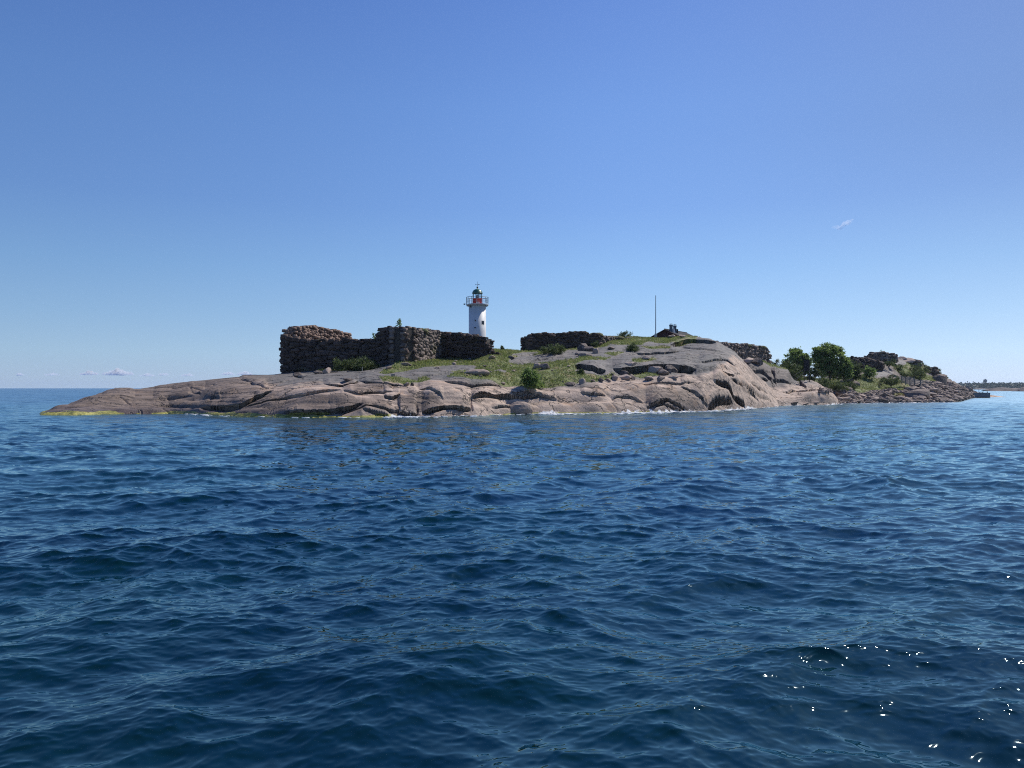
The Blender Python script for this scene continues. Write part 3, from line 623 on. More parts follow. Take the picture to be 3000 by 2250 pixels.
# ------------------------------------------------------------------ OBJECT MATERIALS
def stone_material(name, a, b_, c, moss=0.15):
    m, nt, b = newmat(name)
    p = pos(nt); r = attr(nt, 'rnd')
    nm = noise(nt, p, 3.0, 5, .65); nf = noise(nt, p, 14, 4, .7); nb = noise(nt, p, .5, 3)
    col = mixc(nt, r, a, b_); col = mixc(nt, math_(nt, 'MULTIPLY', ramp(nt, nm, .4, .7), .6), col, c)
    col = mixc(nt, math_(nt, 'MULTIPLY', ramp(nt, nf, .58, .7), .5), col, tuple(x * .45 for x in a))
    col = mixc(nt, math_(nt, 'MULTIPLY', ramp(nt, math_(nt, 'ADD', nb, math_(nt, 'MULTIPLY', nm, .5)), .85, 1.0), moss * 3), col, (0.075, 0.08, 0.03))
    nt.links.new(col, b.inputs['Base Color']); b.inputs['Roughness'].default_value = .9; b.inputs['Specular IOR Level'].default_value = .25
    bump(nt, math_(nt, 'ADD', nm, math_(nt, 'MULTIPLY', nf, .5)), .06, .8, b)
    return m
M_WALL_SHADE = stone_material('shaded_rubble_masonry', (0.030, 0.022, 0.020), (0.115, 0.084, 0.07), (0.11, 0.08, 0.066))  # shaded copy of the masonry, darkness of the shade put into its colour
M_WALL_SUN = stone_material('sunlit_rubble_masonry', (0.13, 0.088, 0.07), (0.25, 0.17, 0.135), (0.30, 0.215, 0.165))  # sunlit copy of the masonry, warm light put into its colour
M_WALLB = stone_material('sunlit_weathered_masonry', (0.085, 0.068, 0.06), (0.22, 0.175, 0.15), (0.24, 0.195, 0.17), .3)  # lighter copy for the sun-catching walls, light put into its colour
M_BOULD = stone_material('boulder_granite', (0.075, 0.06, 0.052), (0.40, 0.31, 0.255), (0.40, 0.33, 0.28), .05)
M_CORE = simple('mortar_and_earth', (0.055, 0.046, 0.038), .95, .4)
M_TURF = simple('dry_turf', (0.14, 0.13, 0.05), .95, .4, 2.0, bmp=.05, col2=(0.06, 0.07, 0.025))
M_WHITE = simple('white_paint', (0.63, 0.63, 0.62), .55, .12, 1.4)
M_RED = simple('red_paint', (0.60, 0.025, 0.02), .4, .2)
M_GREEN = simple('green_copper_paint', (0.035, 0.13, 0.095), .35, .25)
M_DGREEN = simple('dark_green_metal', (0.015, 0.045, 0.04), .4, .25)
M_RAIL = simple('grey_railing_paint', (0.20, 0.24, 0.27), .45, .2)
M_GREY = simple('pale_grey_steel', (0.40, 0.42, 0.43), .5, .15)
M_DARK = simple('dark_metal', (0.02, 0.022, 0.025), .5, .3)
M_POLE = simple('blue_grey_pole_paint', (0.16, 0.21, 0.27), .5, .2)
M_ROOF = simple('black_tarred_roof', (0.02, 0.017, 0.017), .95, .3, 4)
M_LOG = simple('dark_red_boards', (0.05, 0.012, 0.012), .8, .4, 6)
M_CHIM = simple('blue_grey_zinc', (0.075, 0.11, 0.145), .5, .3, 6)
M_FLASH = simple('bright_zinc_flashing', (0.55, 0.56, 0.58), .4, .1)
M_WOOD = simple('weathered_grey_timber', (0.20, 0.18, 0.155), .85, .35, 5)
M_BWOOD = simple('black_tarred_timber', (0.016, 0.014, 0.016), .8, .3, 5)
M_CONC = simple('grey_concrete', (0.22, 0.23, 0.235), .85, .2, 1.5)
M_CONCP = simple('pinkish_quay_stone', (0.42, 0.32, 0.26), .85, .25, 1.5)
M_GAP = simple('dark_gap_black', (0.012, 0.012, 0.014), .7, .2)
def glass_material():
    m, nt, b = newmat('lantern_glass'); b.inputs['Base Color'].default_value = (.85, .95, 1, 1); b.inputs['Transmission Weight'].default_value = 1.0
    b.inputs['Roughness'].default_value = 0.02; b.inputs['IOR'].default_value = 1.05; return m
M_GLASS = glass_material()
def leaf_material(name, a, b_, c, trans=.25):
    m, nt, b = newmat(name)
    r = attr(nt, 'rnd'); n = noise(nt, objpos(nt), .9, 3)
    col = mixc(nt, r, a, b_); col = mixc(nt, math_(nt, 'MULTIPLY', ramp(nt, n, .45, .7), .6), col, c)
    nt.links.new(col, b.inputs['Base Color']); b.inputs['Roughness'].default_value = .6; b.inputs['Specular IOR Level'].default_value = .3
    tr = nt.nodes.new('ShaderNodeBsdfTranslucent'); nt.links.new(col, tr.inputs[0])
    mx = nt.nodes.new('ShaderNodeMixShader'); mx.inputs[0].default_value = trans
    out = [x for x in nt.nodes if x.type == 'OUTPUT_MATERIAL'][0]
    nt.links.new(b.outputs[0], mx.inputs[1]); nt.links.new(tr.outputs[0], mx.inputs[2]); nt.links.new(mx.outputs[0], out.inputs[0])
    return m
M_LEAF = leaf_material('broadleaf_foliage', (0.08, 0.14, 0.035), (0.21, 0.30, 0.08), (0.28, 0.34, 0.10), .5)
M_JUN = leaf_material('juniper_foliage', (0.035, 0.06, 0.02), (0.11, 0.15, 0.045), (0.19, 0.22, 0.065), .35)
M_GRASS = leaf_material('meadow_grass', (0.11, 0.155, 0.04), (0.27, 0.31, 0.09), (0.38, 0.33, 0.17), .4)
M_DRY = leaf_material('yellow_dry_grass', (0.20, 0.17, 0.05), (0.34, 0.27, 0.09), (0.30, 0.22, 0.08), .3)
M_BARK = simple('grey_brown_bark', (0.07, 0.055, 0.042), .9, .4, 6)

# ------------------------------------------------------------------ STONE BUILDER
def stone_template():
    vs = {}; V = []; Fq = []
    def vid(x, y, z):
        k = (x, y, z)
        if k not in vs: vs[k] = len(V); V.append(k)
        return vs[k]
    for ax in range(3):
        for s in (-1, 1):
            for i in (-1, 0):
                for j in (-1, 0):
                    c = []
                    for (a, b) in ((i, j), (i + 1, j), (i + 1, j + 1), (i, j + 1)):
                        p = [0, 0, 0]; p[ax] = s; p[(ax + 1) % 3] = a; p[(ax + 2) % 3] = b; c.append(vid(*p))
                    Fq.append(c if s > 0 else c[::-1])
    V = np.array(V, float); L = np.linalg.norm(V, axis=1)
    return V / (L[:, None] ** 0.36), np.array(Fq)
SV, SF = stone_template()
class Stones:
    def __init__(s): s.v = []; s.f = []; s.r = []; s.n = 0
    def add(s, c, size, rot=None, jit=.13, rnd=None):
        v = SV * (np.asarray(size) / 2.0) * (1 + RNG.normal(0, jit, SV.shape))
        if rot is None: rot = Matrix.Identity(3)
        v = v @ np.array(rot).T + np.asarray(c)
        s.v.append(v); s.f.append(SF + s.n); s.n += len(SV); s.r.append(np.full(len(SV), RNG.random() if rnd is None else rnd))
    def build(s, name, mat, parent=None):
        return mesh_np(name, np.concatenate(s.v), np.concatenate(s.f), mat, parent=parent, attrs={'rnd': np.concatenate(s.r)})
def rotz(a): return Matrix.Rotation(a, 3, 'Z')
def wall(knots, thick, side, name, mat, label, group='ruined fortress walls', sz=(.42, .62), course=None, mats=None, quoin=False, turf=()):
    """knots: (u, distance, top row, base row); stones laid on both faces and the top, over a rubble core"""
    K = []
    for u, Y, vt, vb in knots:
        K.append((np.array([(u - 1500) / F * Y, Y]), zof(vt, Y), zof(vb, Y)))
    root = empty(name, (K[0][0][0], K[0][0][1], K[0][2])); off = np.array([K[0][0][0], K[0][0][1], K[0][2]])
    tag(root, label, 'wall', group)
    st = Stones(); core = MB()
    for (p0, t0, b0), (p1, t1, b1) in zip(K[:-1], K[1:]):
        d = p1 - p0; L = np.linalg.norm(d)
        if L < .05: continue
        d /= L; nrm = np.array([d[1], -d[0]])            # towards the right of the walking direction = viewer side
        inn = -nrm * side; ang = math.atan2(d[1], d[0]); rz = rotz(ang)
        # core
        e = .22
        q0, q1 = p0 + inn * e, p1 + inn * e; r0, r1 = p0 + inn * (thick - e), p1 + inn * (thick - e)
        vs = [(*q0, b0 - .8), (*q1, b1 - .8), (*r1, b1 - .8), (*r0, b0 - .8), (*q0, t0 - .25), (*q1, t1 - .25), (*r1, t1 - .25), (*r0, t0 - .25)]
        core.add([tuple(np.array(v) - off) for v in vs], [(3, 2, 1, 0), (4, 5, 6, 7), (0, 1, 5, 4), (1, 2, 6, 5), (2, 3, 7, 6), (3, 0, 4, 7)])
        for face, org in ((1, 0.0), (0, thick)):
            z = min(b0, b1) - .4; zmax = max(t0, t1)
            while z < zmax:
                h = random.uniform(*sz) * (.75 if not course else course); x = -random.random() * .3
                while x < L:
                    w = random.uniform(sz[0] * .7, sz[1] * 1.7) if random.random() < .8 else sz[1] * 2.3; hh = h * random.uniform(.8, 1.35); t = (x + w / 2) / L
                    if t > 1.02: break
                    tt = t0 + (t1 - t0) * min(1, max(0, t)); bb = b0 + (b1 - b0) * min(1, max(0, t))
                    zz = z + h / 2 + random.uniform(-.2, .2)
                    if zz + h * .3 < tt + .06 and zz > bb - .5:
                        c = p0 + d * (x + w / 2) + inn * (org + (.16 if face else -.16) + random.uniform(-.06, .05) * (1 if face else -1))
                        st.add(np.array([c[0], c[1], zz]) - off, (w * 1.04, random.uniform(.4, .75), hh * 1.1), rz @ Matrix.Rotation(random.gauss(0, .13), 3, 'Y'), .07)
                    x += w
                z += h * .93
        n = int(L * thick * 3.2)
        for _ in range(n):
            t = random.random(); o_ = random.uniform(.12, thick - .12); c = p0 + d * t * L + inn * o_; tt = t0 + (t1 - t0) * t
            s_ = random.uniform(.25, .6)
            st.add(np.array([c[0], c[1], tt - .12 + random.uniform(-.06, .08)]) - off, (s_ * 1.3, s_, s_ * .5), rotz(random.random() * 6) @ Matrix.Rotation(random.uniform(-.3, .3), 3, 'X'), .1)
    if quoin:
        p0, t0, b0 = K[0]; z = b0 - .2; k = 0
        while z < t0 - .1:
            h = random.uniform(.42, .6); w = (1.5, .85)[k % 2]
            st.add(np.array([p0[0] + w / 2 - .12, p0[1] + .1, z + h / 2]) - off, (w, .9, h * 1.0), None, .03, rnd=random.uniform(.2, .9)); z += h; k += 1
    core.build('core', M_CORE, root); st.build('masonry', mat, root)
    for (u, Y, v, w, dpt, h) in turf:
        turf_cap(P(u, v, Y) - Vector(off), w, dpt, h, root)
    return root
def turf_cap(c, w, dpt, h, parent):
    n = 14; m = 8; V = []; Q = []
    for j in range(m + 1):
        for i in range(n + 1):
            a, b = i / n * 2 - 1, j / m * 2 - 1; e = max(0, 1 - a ** 4) * max(0, 1 - b ** 4)
            V.append((c[0] + a * w / 2, c[1] + b * dpt / 2, c[2] - .25 + h * e ** .6 * random.uniform(.75, 1.15)))
    for j in range(m):
        for i in range(n):
            k = j * (n + 1) + i; Q.append((k, k + 1, k + n + 2, k + n + 1))
    mesh_np('turf', V, Q, M_TURF, parent=parent)

# fort on the left: front wall, then the side wall seen over it, then the bastion and its right flank
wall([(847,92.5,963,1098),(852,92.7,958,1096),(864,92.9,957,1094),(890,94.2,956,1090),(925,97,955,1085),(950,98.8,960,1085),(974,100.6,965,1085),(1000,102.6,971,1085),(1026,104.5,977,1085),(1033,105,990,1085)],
     1.0, 1, 'ruined_wall', M_WALL_SUN, 'sunlit side wall of the left fort, warm brown upright stones, seen above the dark front wall', sz=(.28, .42), turf=())
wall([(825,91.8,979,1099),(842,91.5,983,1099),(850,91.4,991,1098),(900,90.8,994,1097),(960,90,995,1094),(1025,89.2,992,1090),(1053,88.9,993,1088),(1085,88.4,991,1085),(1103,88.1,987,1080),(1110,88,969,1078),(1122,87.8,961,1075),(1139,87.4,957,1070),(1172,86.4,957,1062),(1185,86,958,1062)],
     1.7, 1, 'ruined_wall', M_WALL_SHADE, 'long shaded front wall of the left fort with squared corner stones at its left end', sz=(.33, .52), quoin=True, turf=((1128, 88.6, 964, 1.7, 1.1, .32),))
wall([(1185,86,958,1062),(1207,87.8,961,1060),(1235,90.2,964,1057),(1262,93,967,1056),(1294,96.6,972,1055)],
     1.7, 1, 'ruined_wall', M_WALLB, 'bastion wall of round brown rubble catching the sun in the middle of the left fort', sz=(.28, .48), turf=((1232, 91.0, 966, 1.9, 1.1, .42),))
wall([(1290,96.4,973,1054),(1336,95.4,974,1056),(1374,94.6,979,1057),(1390,94.3,983,1057),(1417,93.8,988,1056),(1420,93.7,997,1056),(1428,93.6,1010,1055),(1436,93.6,1024,1052),(1450,93.7,1029,1048),(1466,93.9,1036,1047),(1480,94.2,1043,1047)],
     1.6, 1, 'ruined_wall', M_WALL_SHADE, 'dark wall in front of the lighthouse, its right end crumbled into rubble', sz=(.27, .44))
wall([(1553,106.5,1012,1038),(1556,106.6,990,1037),(1559,106.8,979,1035),(1592,107.4,975,1031),(1622,107.9,976,1027),(1650,108.4,977,1024),(1690,109,971,1021),(1709,109.3,971,1019),(1730,109.7,977,1018),(1758,110.2,978,1016)],
     1.6, 1, 'ruined_wall', M_WALL_SHADE, 'long dark wall with a turf and slab topped crest in the middle of the island', sz=(.26, .44), turf=((1700, 110, 974, 2.6, 1.1, .4), (1746, 110.8, 979, 2.2, 1.2, .45)))
wall([(1758,110.4,981,1015),(1785,112.5,987,1008),(1825,115.5,989,1008),(1860,118,990,1007),(1885,120,995,1006)],
     1.4, 1, 'ruined_wall', M_WALLB, 'low sunlit grey stone wall between the dark middle wall and the flagpole', sz=(.26, .42), turf=((1795, 114.6, 987, 3.5, 1.2, .4), (1850, 118.4, 990, 4, 1.2, .35)))
wall([(2097,116.5,999,1030),(2130,118.8,1004,1040),(2171,122,1008,1060),(2185,123.2,1007,1066),(2212,125.6,1013,1072),(2231,127.3,1014,1074),(2250,129.2,1021,1078),(2258,130.2,1033,1078)],
     1.5, 1, 'ruined_wall', M_WALLB, 'grey stone wall running down behind the big rock towards the trees', sz=(.30, .5), turf=((2183, 124, 1010, 2.2, 1.1, .4), (2226, 127.6, 1016, 2.4, 1.1, .4)))
wall([(2493,150,1062,1078),(2503,150.4,1050,1078),(2510,150.8,1041,1078),(2514,151,1050,1078),(2530,151.6,1046,1079),(2550,152.4,1049,1079),(2573,153.2,1055,1080),(2590,154,1063,1080)],
     1.8, 1, 'ruined_wall', M_WALL_SHADE, 'jagged dark wall on the left shoulder of the right hand hill', sz=(.4, .75))
wall([(2549,160,1046,1056),(2560,160,1036,1055),(2572,160,1033,1054),(2582,160,1030,1054),(2597,160.4,1032,1054),(2612,161,1035,1053),(2627,161.4,1034,1052),(2632,161.6,1047,1052)],
     3.0, 1, 'ruined_wall', M_WALLB, 'broken stone gun platform on the very top of the right hand hill', sz=(.35, .7))
wall([(2681,167,1053,1066),(2700,167.4,1054,1066)], 1.6, 1, 'ruined_wall', M_WALLB, 'short square stone block standing alone on the skyline of the right hand hill', sz=(.45, .6))
wall([(2708,166,1090,1098),(2722,166.6,1079,1103),(2736,167.2,1077,1107),(2747,167.8,1075,1110),(2752,168.4,1096,1111)], 1.8, 1, 'ruined_wall', M_WALL_SHADE, 'dark ruined corner on the right slope of the right hand hill', sz=(.4, .7))

# ------------------------------------------------------------------ LIGHTHOUSE
def lighthouse():
    Y = 106.0; X = (1398.5 - 1500) / F * Y; z = lambda v: zof(v, Y); s = Y / F
    base = 7.0; root = empty('lighthouse', (X, Y, base)); Z = lambda v: z(v) - base
    tag(root, 'white round lighthouse with red lantern base and green dome rising behind the dark wall', 'lighthouse')
    r = 25.3 * s
    m = MB(); m.lathe([(r * 1.05, 0), (r * 1.02, .3), (r, 1.2), (r * .995, Z(895))], n=48); m.build('tower', M_WHITE, root, True)
    m = MB(); m.lathe([(r * 1.0, Z(897)), (r * 1.12, Z(895.6)), (32.6 * s, Z(895)), (32.8 * s, Z(892.4)), (32.2 * s, Z(892)), (.2, Z(892))], n=48, close=False); m.build('gallery', M_GREY, root)
    g = MB(); R0 = 32 * s
    for k in range(14):
        t = 2 * math.pi * (k + .4) / 14; g.tube([(R0 * math.cos(t), R0 * math.sin(t), Z(893)), (R0 * math.cos(t), R0 * math.sin(t), Z(871.5))], .032, 5)
    for v, rr in ((871.5, .034), (878.5, .022), (885, .022)):
        g.tube([(R0 * math.cos(2 * math.pi * i / 40), R0 * math.sin(2 * math.pi * i / 40), Z(v)) for i in range(41)], rr, 5)
    g.build('railing', M_RAIL, root, True)
    m = MB(); m.lathe([(14.3 * s, Z(892)), (14.3 * s, Z(875.6)), (15 * s, Z(875.4)), (15 * s, Z(874.4)), (.1, Z(874.4))], n=24, close=False); d = m.build('lantern_base', M_RED, root, True)
    m = MB(); m.box((0.1, -14.3 * s - .01, Z(887)), (.5, .05, .12)); m.build('plate', M_WHITE, d)
    m = MB(); m.lathe([(13.0 * s, Z(874.4)), (13.0 * s, Z(861))], n=10, close=False); m.build('lantern_glass', M_GLASS, root)
    b = MB()
    for k in range(10):
        t = 2 * math.pi * (k + .0) / 10; b.tube([(13.2 * s * math.cos(t), 13.2 * s * math.sin(t), Z(874.6)), (13.2 * s * math.cos(t), 13.2 * s * math.sin(t), Z(860))], .035, 5)
    b.build('glazing_bars', M_DGREEN, root)
    m = MB(); m.lathe([(.05, Z(874)), (2.2 * s, Z(873.8)), (3.2 * s, Z(871)), (3.6 * s, Z(868.5)), (3.2 * s, Z(866)), (2.2 * s, Z(864.5)), (.3 * s, Z(863))], n=16); m.build('lamp', M_GREY, root, True)
    m = MB(); m.lathe([(12.8 * s, Z(861.2)), (15.8 * s, Z(859.8)), (16 * s, Z(858)), (14.5 * s, Z(857)), (13.8 * s, Z(854)), (11.8 * s, Z(851)), (8.6 * s, Z(848.6)), (4.5 * s, Z(847)), (2.0 * s, Z(846.6)), (1.9 * s, Z(845))], n=32); d = m.build('dome', M_GREEN, root, True)
    m = MB(); m.lathe([(1.7 * s, Z(846.8)), (1.5 * s, Z(845)), (2.5 * s, Z(843.5)), (2.7 * s, Z(841.8)), (1.8 * s, Z(840)), (.5 * s, Z(839.2))], n=14); m.build('vent_ball', M_DGREEN, d, True)
    w = MB(); w.tube([(0, 0, Z(840)), (0, 0, Z(824.5))], [.035, .018], 5); w.tube([(-5 * s, 0, Z(833.7)), (5 * s, 0, Z(833.7))], .018, 5)
    w.box((4.6 * s, 0, Z(833.6)), (.16, .02, .1)); w.box((-4.7 * s, 0, Z(833.9)), (.1, .02, .1)); w.build('weather_vane', M_RAIL, d)
    a = math.asin(.655)
    def at(ang, rr, zz): return (rr * math.sin(ang), -rr * math.cos(ang), zz)
    f = MB(); c = at(a, r + .0, Z(947)); f.box(c, (.42, .12, .52), a); wf = f.build('window', M_GREY, root)
    f = MB(); c = at(a, r + .055, Z(947)); f.box(c, (.31, .03, .41), a); f.build('pane', M_DARK, wf)
    f = MB(); c = at(a, r + .075, Z(947)); f.box(c, (.025, .02, .41), a); f.build('glazing_bar', M_GREY, wf)
    for ang, v, sz in ((-.18, 941, (.14, .08, .16)), (-.2, 962, (.22, .08, .12)), (-.8, 899.5, (.24, .12, .26))):
        f = MB(); f.box(at(ang, r + .03, Z(v)), sz, ang); f.tube([at(ang, r - .02, Z(v)), at(ang, r + .12, Z(v) + .02)], .025, 6); f.build('wall_fitting', M_DARK, root)
    f = MB(); f.tube([(-32.6 * s, 0, Z(891.3)), (-35.5 * s, -.05, Z(890.2)), (-37 * s, -.1, Z(891))], .022, 5); f.box((-37.8 * s, -.12, Z(891.4)), (.2, .14, .16), .3); f.build('floodlight', M_DARK, root)
    for k in range(12):
        f = MB(); t = 2 * math.pi * k / 12; f.box(((r + .14) * math.cos(t), (r + .14) * math.sin(t), Z(896.4)), (.26, .05, .14), t); f.build('gallery_bracket', M_GREY, root)
lighthouse()

# ------------------------------------------------------------------ CABIN, FLAGPOLE, DAY BEACON
def cabin():
    A = P(1949.6, 964.4, 123.0); B = Vector((510.2 / F * 130.9, 130.9, A.z)); d = (B - A); L = d.length; d.normalize(); n = Vector((d.y, -d.x, 0))
    root = empty('cabin', (A.x, A.y, 7.6)); tag(root, 'dark cabin with black gabled roof and twin metal chimneys sunk behind the grassy crest', 'cabin')
    o = Vector((A.x, A.y, 7.6)); w = 3.6; zr = A.z - 7.6; ze = zr - 1.72
    def Q(a, b, z): return (d * a + n * b + Vector((0, 0, z)))
    m = MB(); t = .16
    for s_ in (1, -1):
        vs = [Q(-.35, 0, zr), Q(L + .35, 0, zr), Q(L + .35, s_ * (w + .35), ze - .17), Q(-.35, s_ * (w + .35), ze - .17)]
        vs2 = [v - Vector((0, 0, t)) for v in vs]
        m.add(vs + vs2, [(0, 1, 2, 3), (7, 6, 5, 4), (0, 4, 5, 1), (1, 5, 6, 2), (2, 6, 7, 3), (3, 7, 4, 0)])
    rf = m.build('roof', M_ROOF, root)
    m = MB(); m.tube([Q(-.37, 0, zr + .03), Q(L + .37, 0, zr + .03)], .07, 6); m.build('ridge_cap', M_DARK, rf)
    m = MB(); k = .18
    vs = [Q(0, -w, -.5), Q(L, -w, -.5), Q(L, w, -.5), Q(0, w, -.5), Q(0, -w, ze - k), Q(L, -w, ze - k), Q(L, w, ze - k), Q(0, w, ze - k), Q(0, 0, zr - k), Q(L, 0, zr - k)]
    m.add(vs, [(3, 2, 1, 0), (0, 1, 5, 4), (2, 3, 7, 6), (0, 4, 8, 7, 3), (1, 2, 6, 9, 5), (4, 5, 9, 8), (6, 7, 8, 9)]); wl = m.build('wall', M_LOG, root)
    m = MB()
    for s_ in (1, -1): m.tube([Q(-.38, 0, zr - .1), Q(-.38, s_ * (w + .36), ze - .27)], .075, 4)
    m.build('barge_board', M_LOG, root)
    for u, v0, v1, YY in ((1966, 952, 971, 122.9), (1977, 954, 973, 124.6)):
        c = P(u, v1, YY) - o; c2 = P(u, v0, YY) - o
        h = c2.z - c.z; m = MB(); m.lathe([(.38, c.z - .9), (.37, c.z), (.27, c.z + h * .35), (.26, c.z + h * .7), (.33, c2.z - .04), (.33, c2.z)], (c.x, c.y), 10)
        ch = m.build('chimney', M_CHIM, root, True)
        m = MB(); m.lathe([(.05, c2.z + .22), (.29, c2.z + .14), (.29, c2.z + .11), (.05, c2.z + .11)], (c.x, c.y), 12)
        for a_ in range(3): m.tube([(c.x + .18 * math.cos(a_ * 2.1), c.y + .18 * math.sin(a_ * 2.1), c2.z - .03), (c.x + .18 * math.cos(a_ * 2.1), c.y + .18 * math.sin(a_ * 2.1), c2.z + .14)], .012, 4)
        m.build('cowl', M_CHIM, ch)
    m = MB(); c = P(1972.5, 972, 123.2) - o; m.box((c.x + .02, c.y, c.z + .15), (.36, .5, .7), .55, .55); m.build('flashing', M_FLASH, root)
    m = MB(); c = P(1981.5, 970, 124.4) - o
    m.box((c.x, c.y, c.z + .28), (.42, .35, .07), .5); m.box((c.x - .17, c.y, c.z - .02), (.06, .3, .6), .5); m.box((c.x + .17, c.y, c.z - .02), (.06, .3, .6), .5); m.build('roof_hatch', M_DARK, root)
cabin()
def flagpole():
    b = P(1921, 986, 121.5); t = P(1920.6, 868, 121.5); root = empty('flagpole', (b.x, b.y, b.z - .5)); tag(root, 'tall bare blue grey flagpole left of the cabin on the grassy crest', 'flagpole')
    h = t.z - b.z + .5; m = MB(); m.tube([(0, 0, 0), (0, 0, h * .5), (0, 0, h)], [.085, .065, .045], 8); m.build('pole', M_POLE, root, True)
    m = MB(); m.lathe([(.02, h), (.07, h + .05), (.05, h + .12), (.01, h + .14)], n=8); m.build('finial', M_POLE, root)
    m = MB(); m.box((0, 0, .7), (.34, .3, .5)); m.build('foot_bracket', M_GREY, root)
flagpole()
def beacon():
    g = hit(2370, 1120, 105); Y = g.y; root = empty('day_beacon', tuple(g)); tag(root, 'black slatted day beacon board on timber legs standing before the trees', 'beacon')
    def q(u, v, dy=0): return P(u, v, Y + dy) - Vector(g)
    m = MB(); a, b2 = q(2355, 1087), q(2369.5, 1054); W = b2.x - a.x; n = 7
    for i in range(n): m.box((a.x + W * (i + .5) / n, 0, (a.z + b2.z) / 2 + random.uniform(-.03, .03)), (W / n * .96, .05, b2.z - a.z))
    m.build('board', M_BWOOD, root)
    for v in (1060, 1081): m = MB(); c = q(2362, v); m.box((0 + c.x, .07, c.z), (W, .08, .12)); m.build('batten', M_BWOOD, root)
    for u, dy in ((2370.8, .12), (2358, .12)):
        m = MB(); p0, p1 = q(u + (1.2 if u > 2365 else -1), 1124), q(u, 1055); m.tube([(p0.x, dy, p0.z - .3), (p1.x, dy, p1.z)], .075 if u > 2365 else .05, 6); m.build('leg', M_BWOOD, root)
    for (u0, v0, u1, v1, dy) in ((2354, 1084, 2326, 1104, 1.2), (2358, 1092, 2330, 1116, 1.6), (2366, 1080, 2346, 1116, 2.2)):
        m = MB(); p0, p1 = q(u0, v0), q(u1, v1); m.tube([(p0.x, .15, p0.z), (p1.x, dy, p1.z)], .035, 5); m.build('brace', M_WOOD, root)
beacon()

# ------------------------------------------------------------------ FENCES, QUAY, PONTOON
def fence(u0, v0t, v0b, u1, v1t, v1b, Y0, Y1, nb, npost, name, label, mat=M_WOOD, group='timber railings on the right shore', bw=.13):
    b = P(u0, v0b, Y0); root = empty(name, tuple(b)); tag(root, label, 'fence', group)
    for i in range(nb):
        f = (i + .5) / nb; a = P(u0, v0t + (v0b - v0t) * f, Y0) - b; c = P(u1, v1t + (v1b - v1t) * f, Y1) - b
        m = MB(); d = (c - a); m.box(tuple((a + c) / 2), (d.length, .05, bw), math.atan2(d.y, d.x)); 
        # shear the board to the slope
        L = math.hypot(d.x, d.y); dx = math.cos(math.atan2(d.y, d.x)); dy = math.sin(math.atan2(d.y, d.x)); mid = (a + c) / 2
        m.v = [(x, y, z + ((x - mid.x) * dx + (y - mid.y) * dy) / max(L, .01) * d.z) for x, y, z in m.v]; m.build('board', mat, root)
    for i in range(npost):
        f = i / max(1, npost - 1); t = P(u0 + (u1 - u0) * f, v0t + (v1t - v0t) * f - 2.0, Y0 + (Y1 - Y0) * f) - b; q = P(u0 + (u1 - u0) * f, v0b + (v1b - v0b) * f + 3, Y0 + (Y1 - Y0) * f) - b
        m = MB(); m.box((t.x, t.y + .09, (t.z + q.z) / 2), (.14, .12, t.z - q.z)); m.build('post', mat, root)
fence(2641,1102,1121,2679,1107,1131,147,149,7,4,'slatted_fence','grey slatted timber fence panel below the junipers on the right shore')
fence(2681,1111,1130,2697,1114,1133,149.3,150.3,4,2,'timber_gate','open boarded gate just right of the slatted fence panel')
fence(2698,1113,1131,2729,1121,1136,150.5,153,4,3,'timber_railing','grey three board railing sloping down right of the gate')
fence(2729,1134,1146,2809,1137,1148,153,166,3,6,'timber_railing','long low timber railing along the quay leading to the pontoon')
def quay():
    b = P(2748, 1158, 148); root = empty('stone_quay', (b.x, b.y, 0)); tag(root, 'long pinkish stone quay edge with a squared block at its right end', 'quay'); o = Vector((b.x, b.y, 0))
    m = MB(); a = P(2748, 1153, 148) - o; c = P(2795, 1163, 152) - o; Lx = c.x - a.x
    vs = [(a.x, a.y, -.5), (c.x, c.y, -.5), (c.x + .3, c.y + 2, -.5), (a.x + .3, a.y + 2, -.5), (a.x, a.y, zof(1150, 148)), (c.x, c.y, zof(1157, 152)), (c.x + .3, c.y + 2, zof(1156, 154)), (a.x + .3, a.y + 2, zof(1149.5, 150))]
    m.add(vs, [(3, 2, 1, 0), (4, 5, 6, 7), (0, 1, 5, 4), (1, 2, 6, 5), (2, 3, 7, 6), (3, 0, 4, 7)]); m.build('quay_wall', M_CONCP, root)
    a = P(2794, 1170, 151.5) - o; c = P(2818, 1158, 151.5) - o
    m = MB(); m.box(((a.x + c.x) / 2, a.y + 1, (c.z + -.4) / 2), (c.x - a.x, 2.2, c.z + .4), .05, .97); m.build('end_block', M_CONCP, root)
quay()
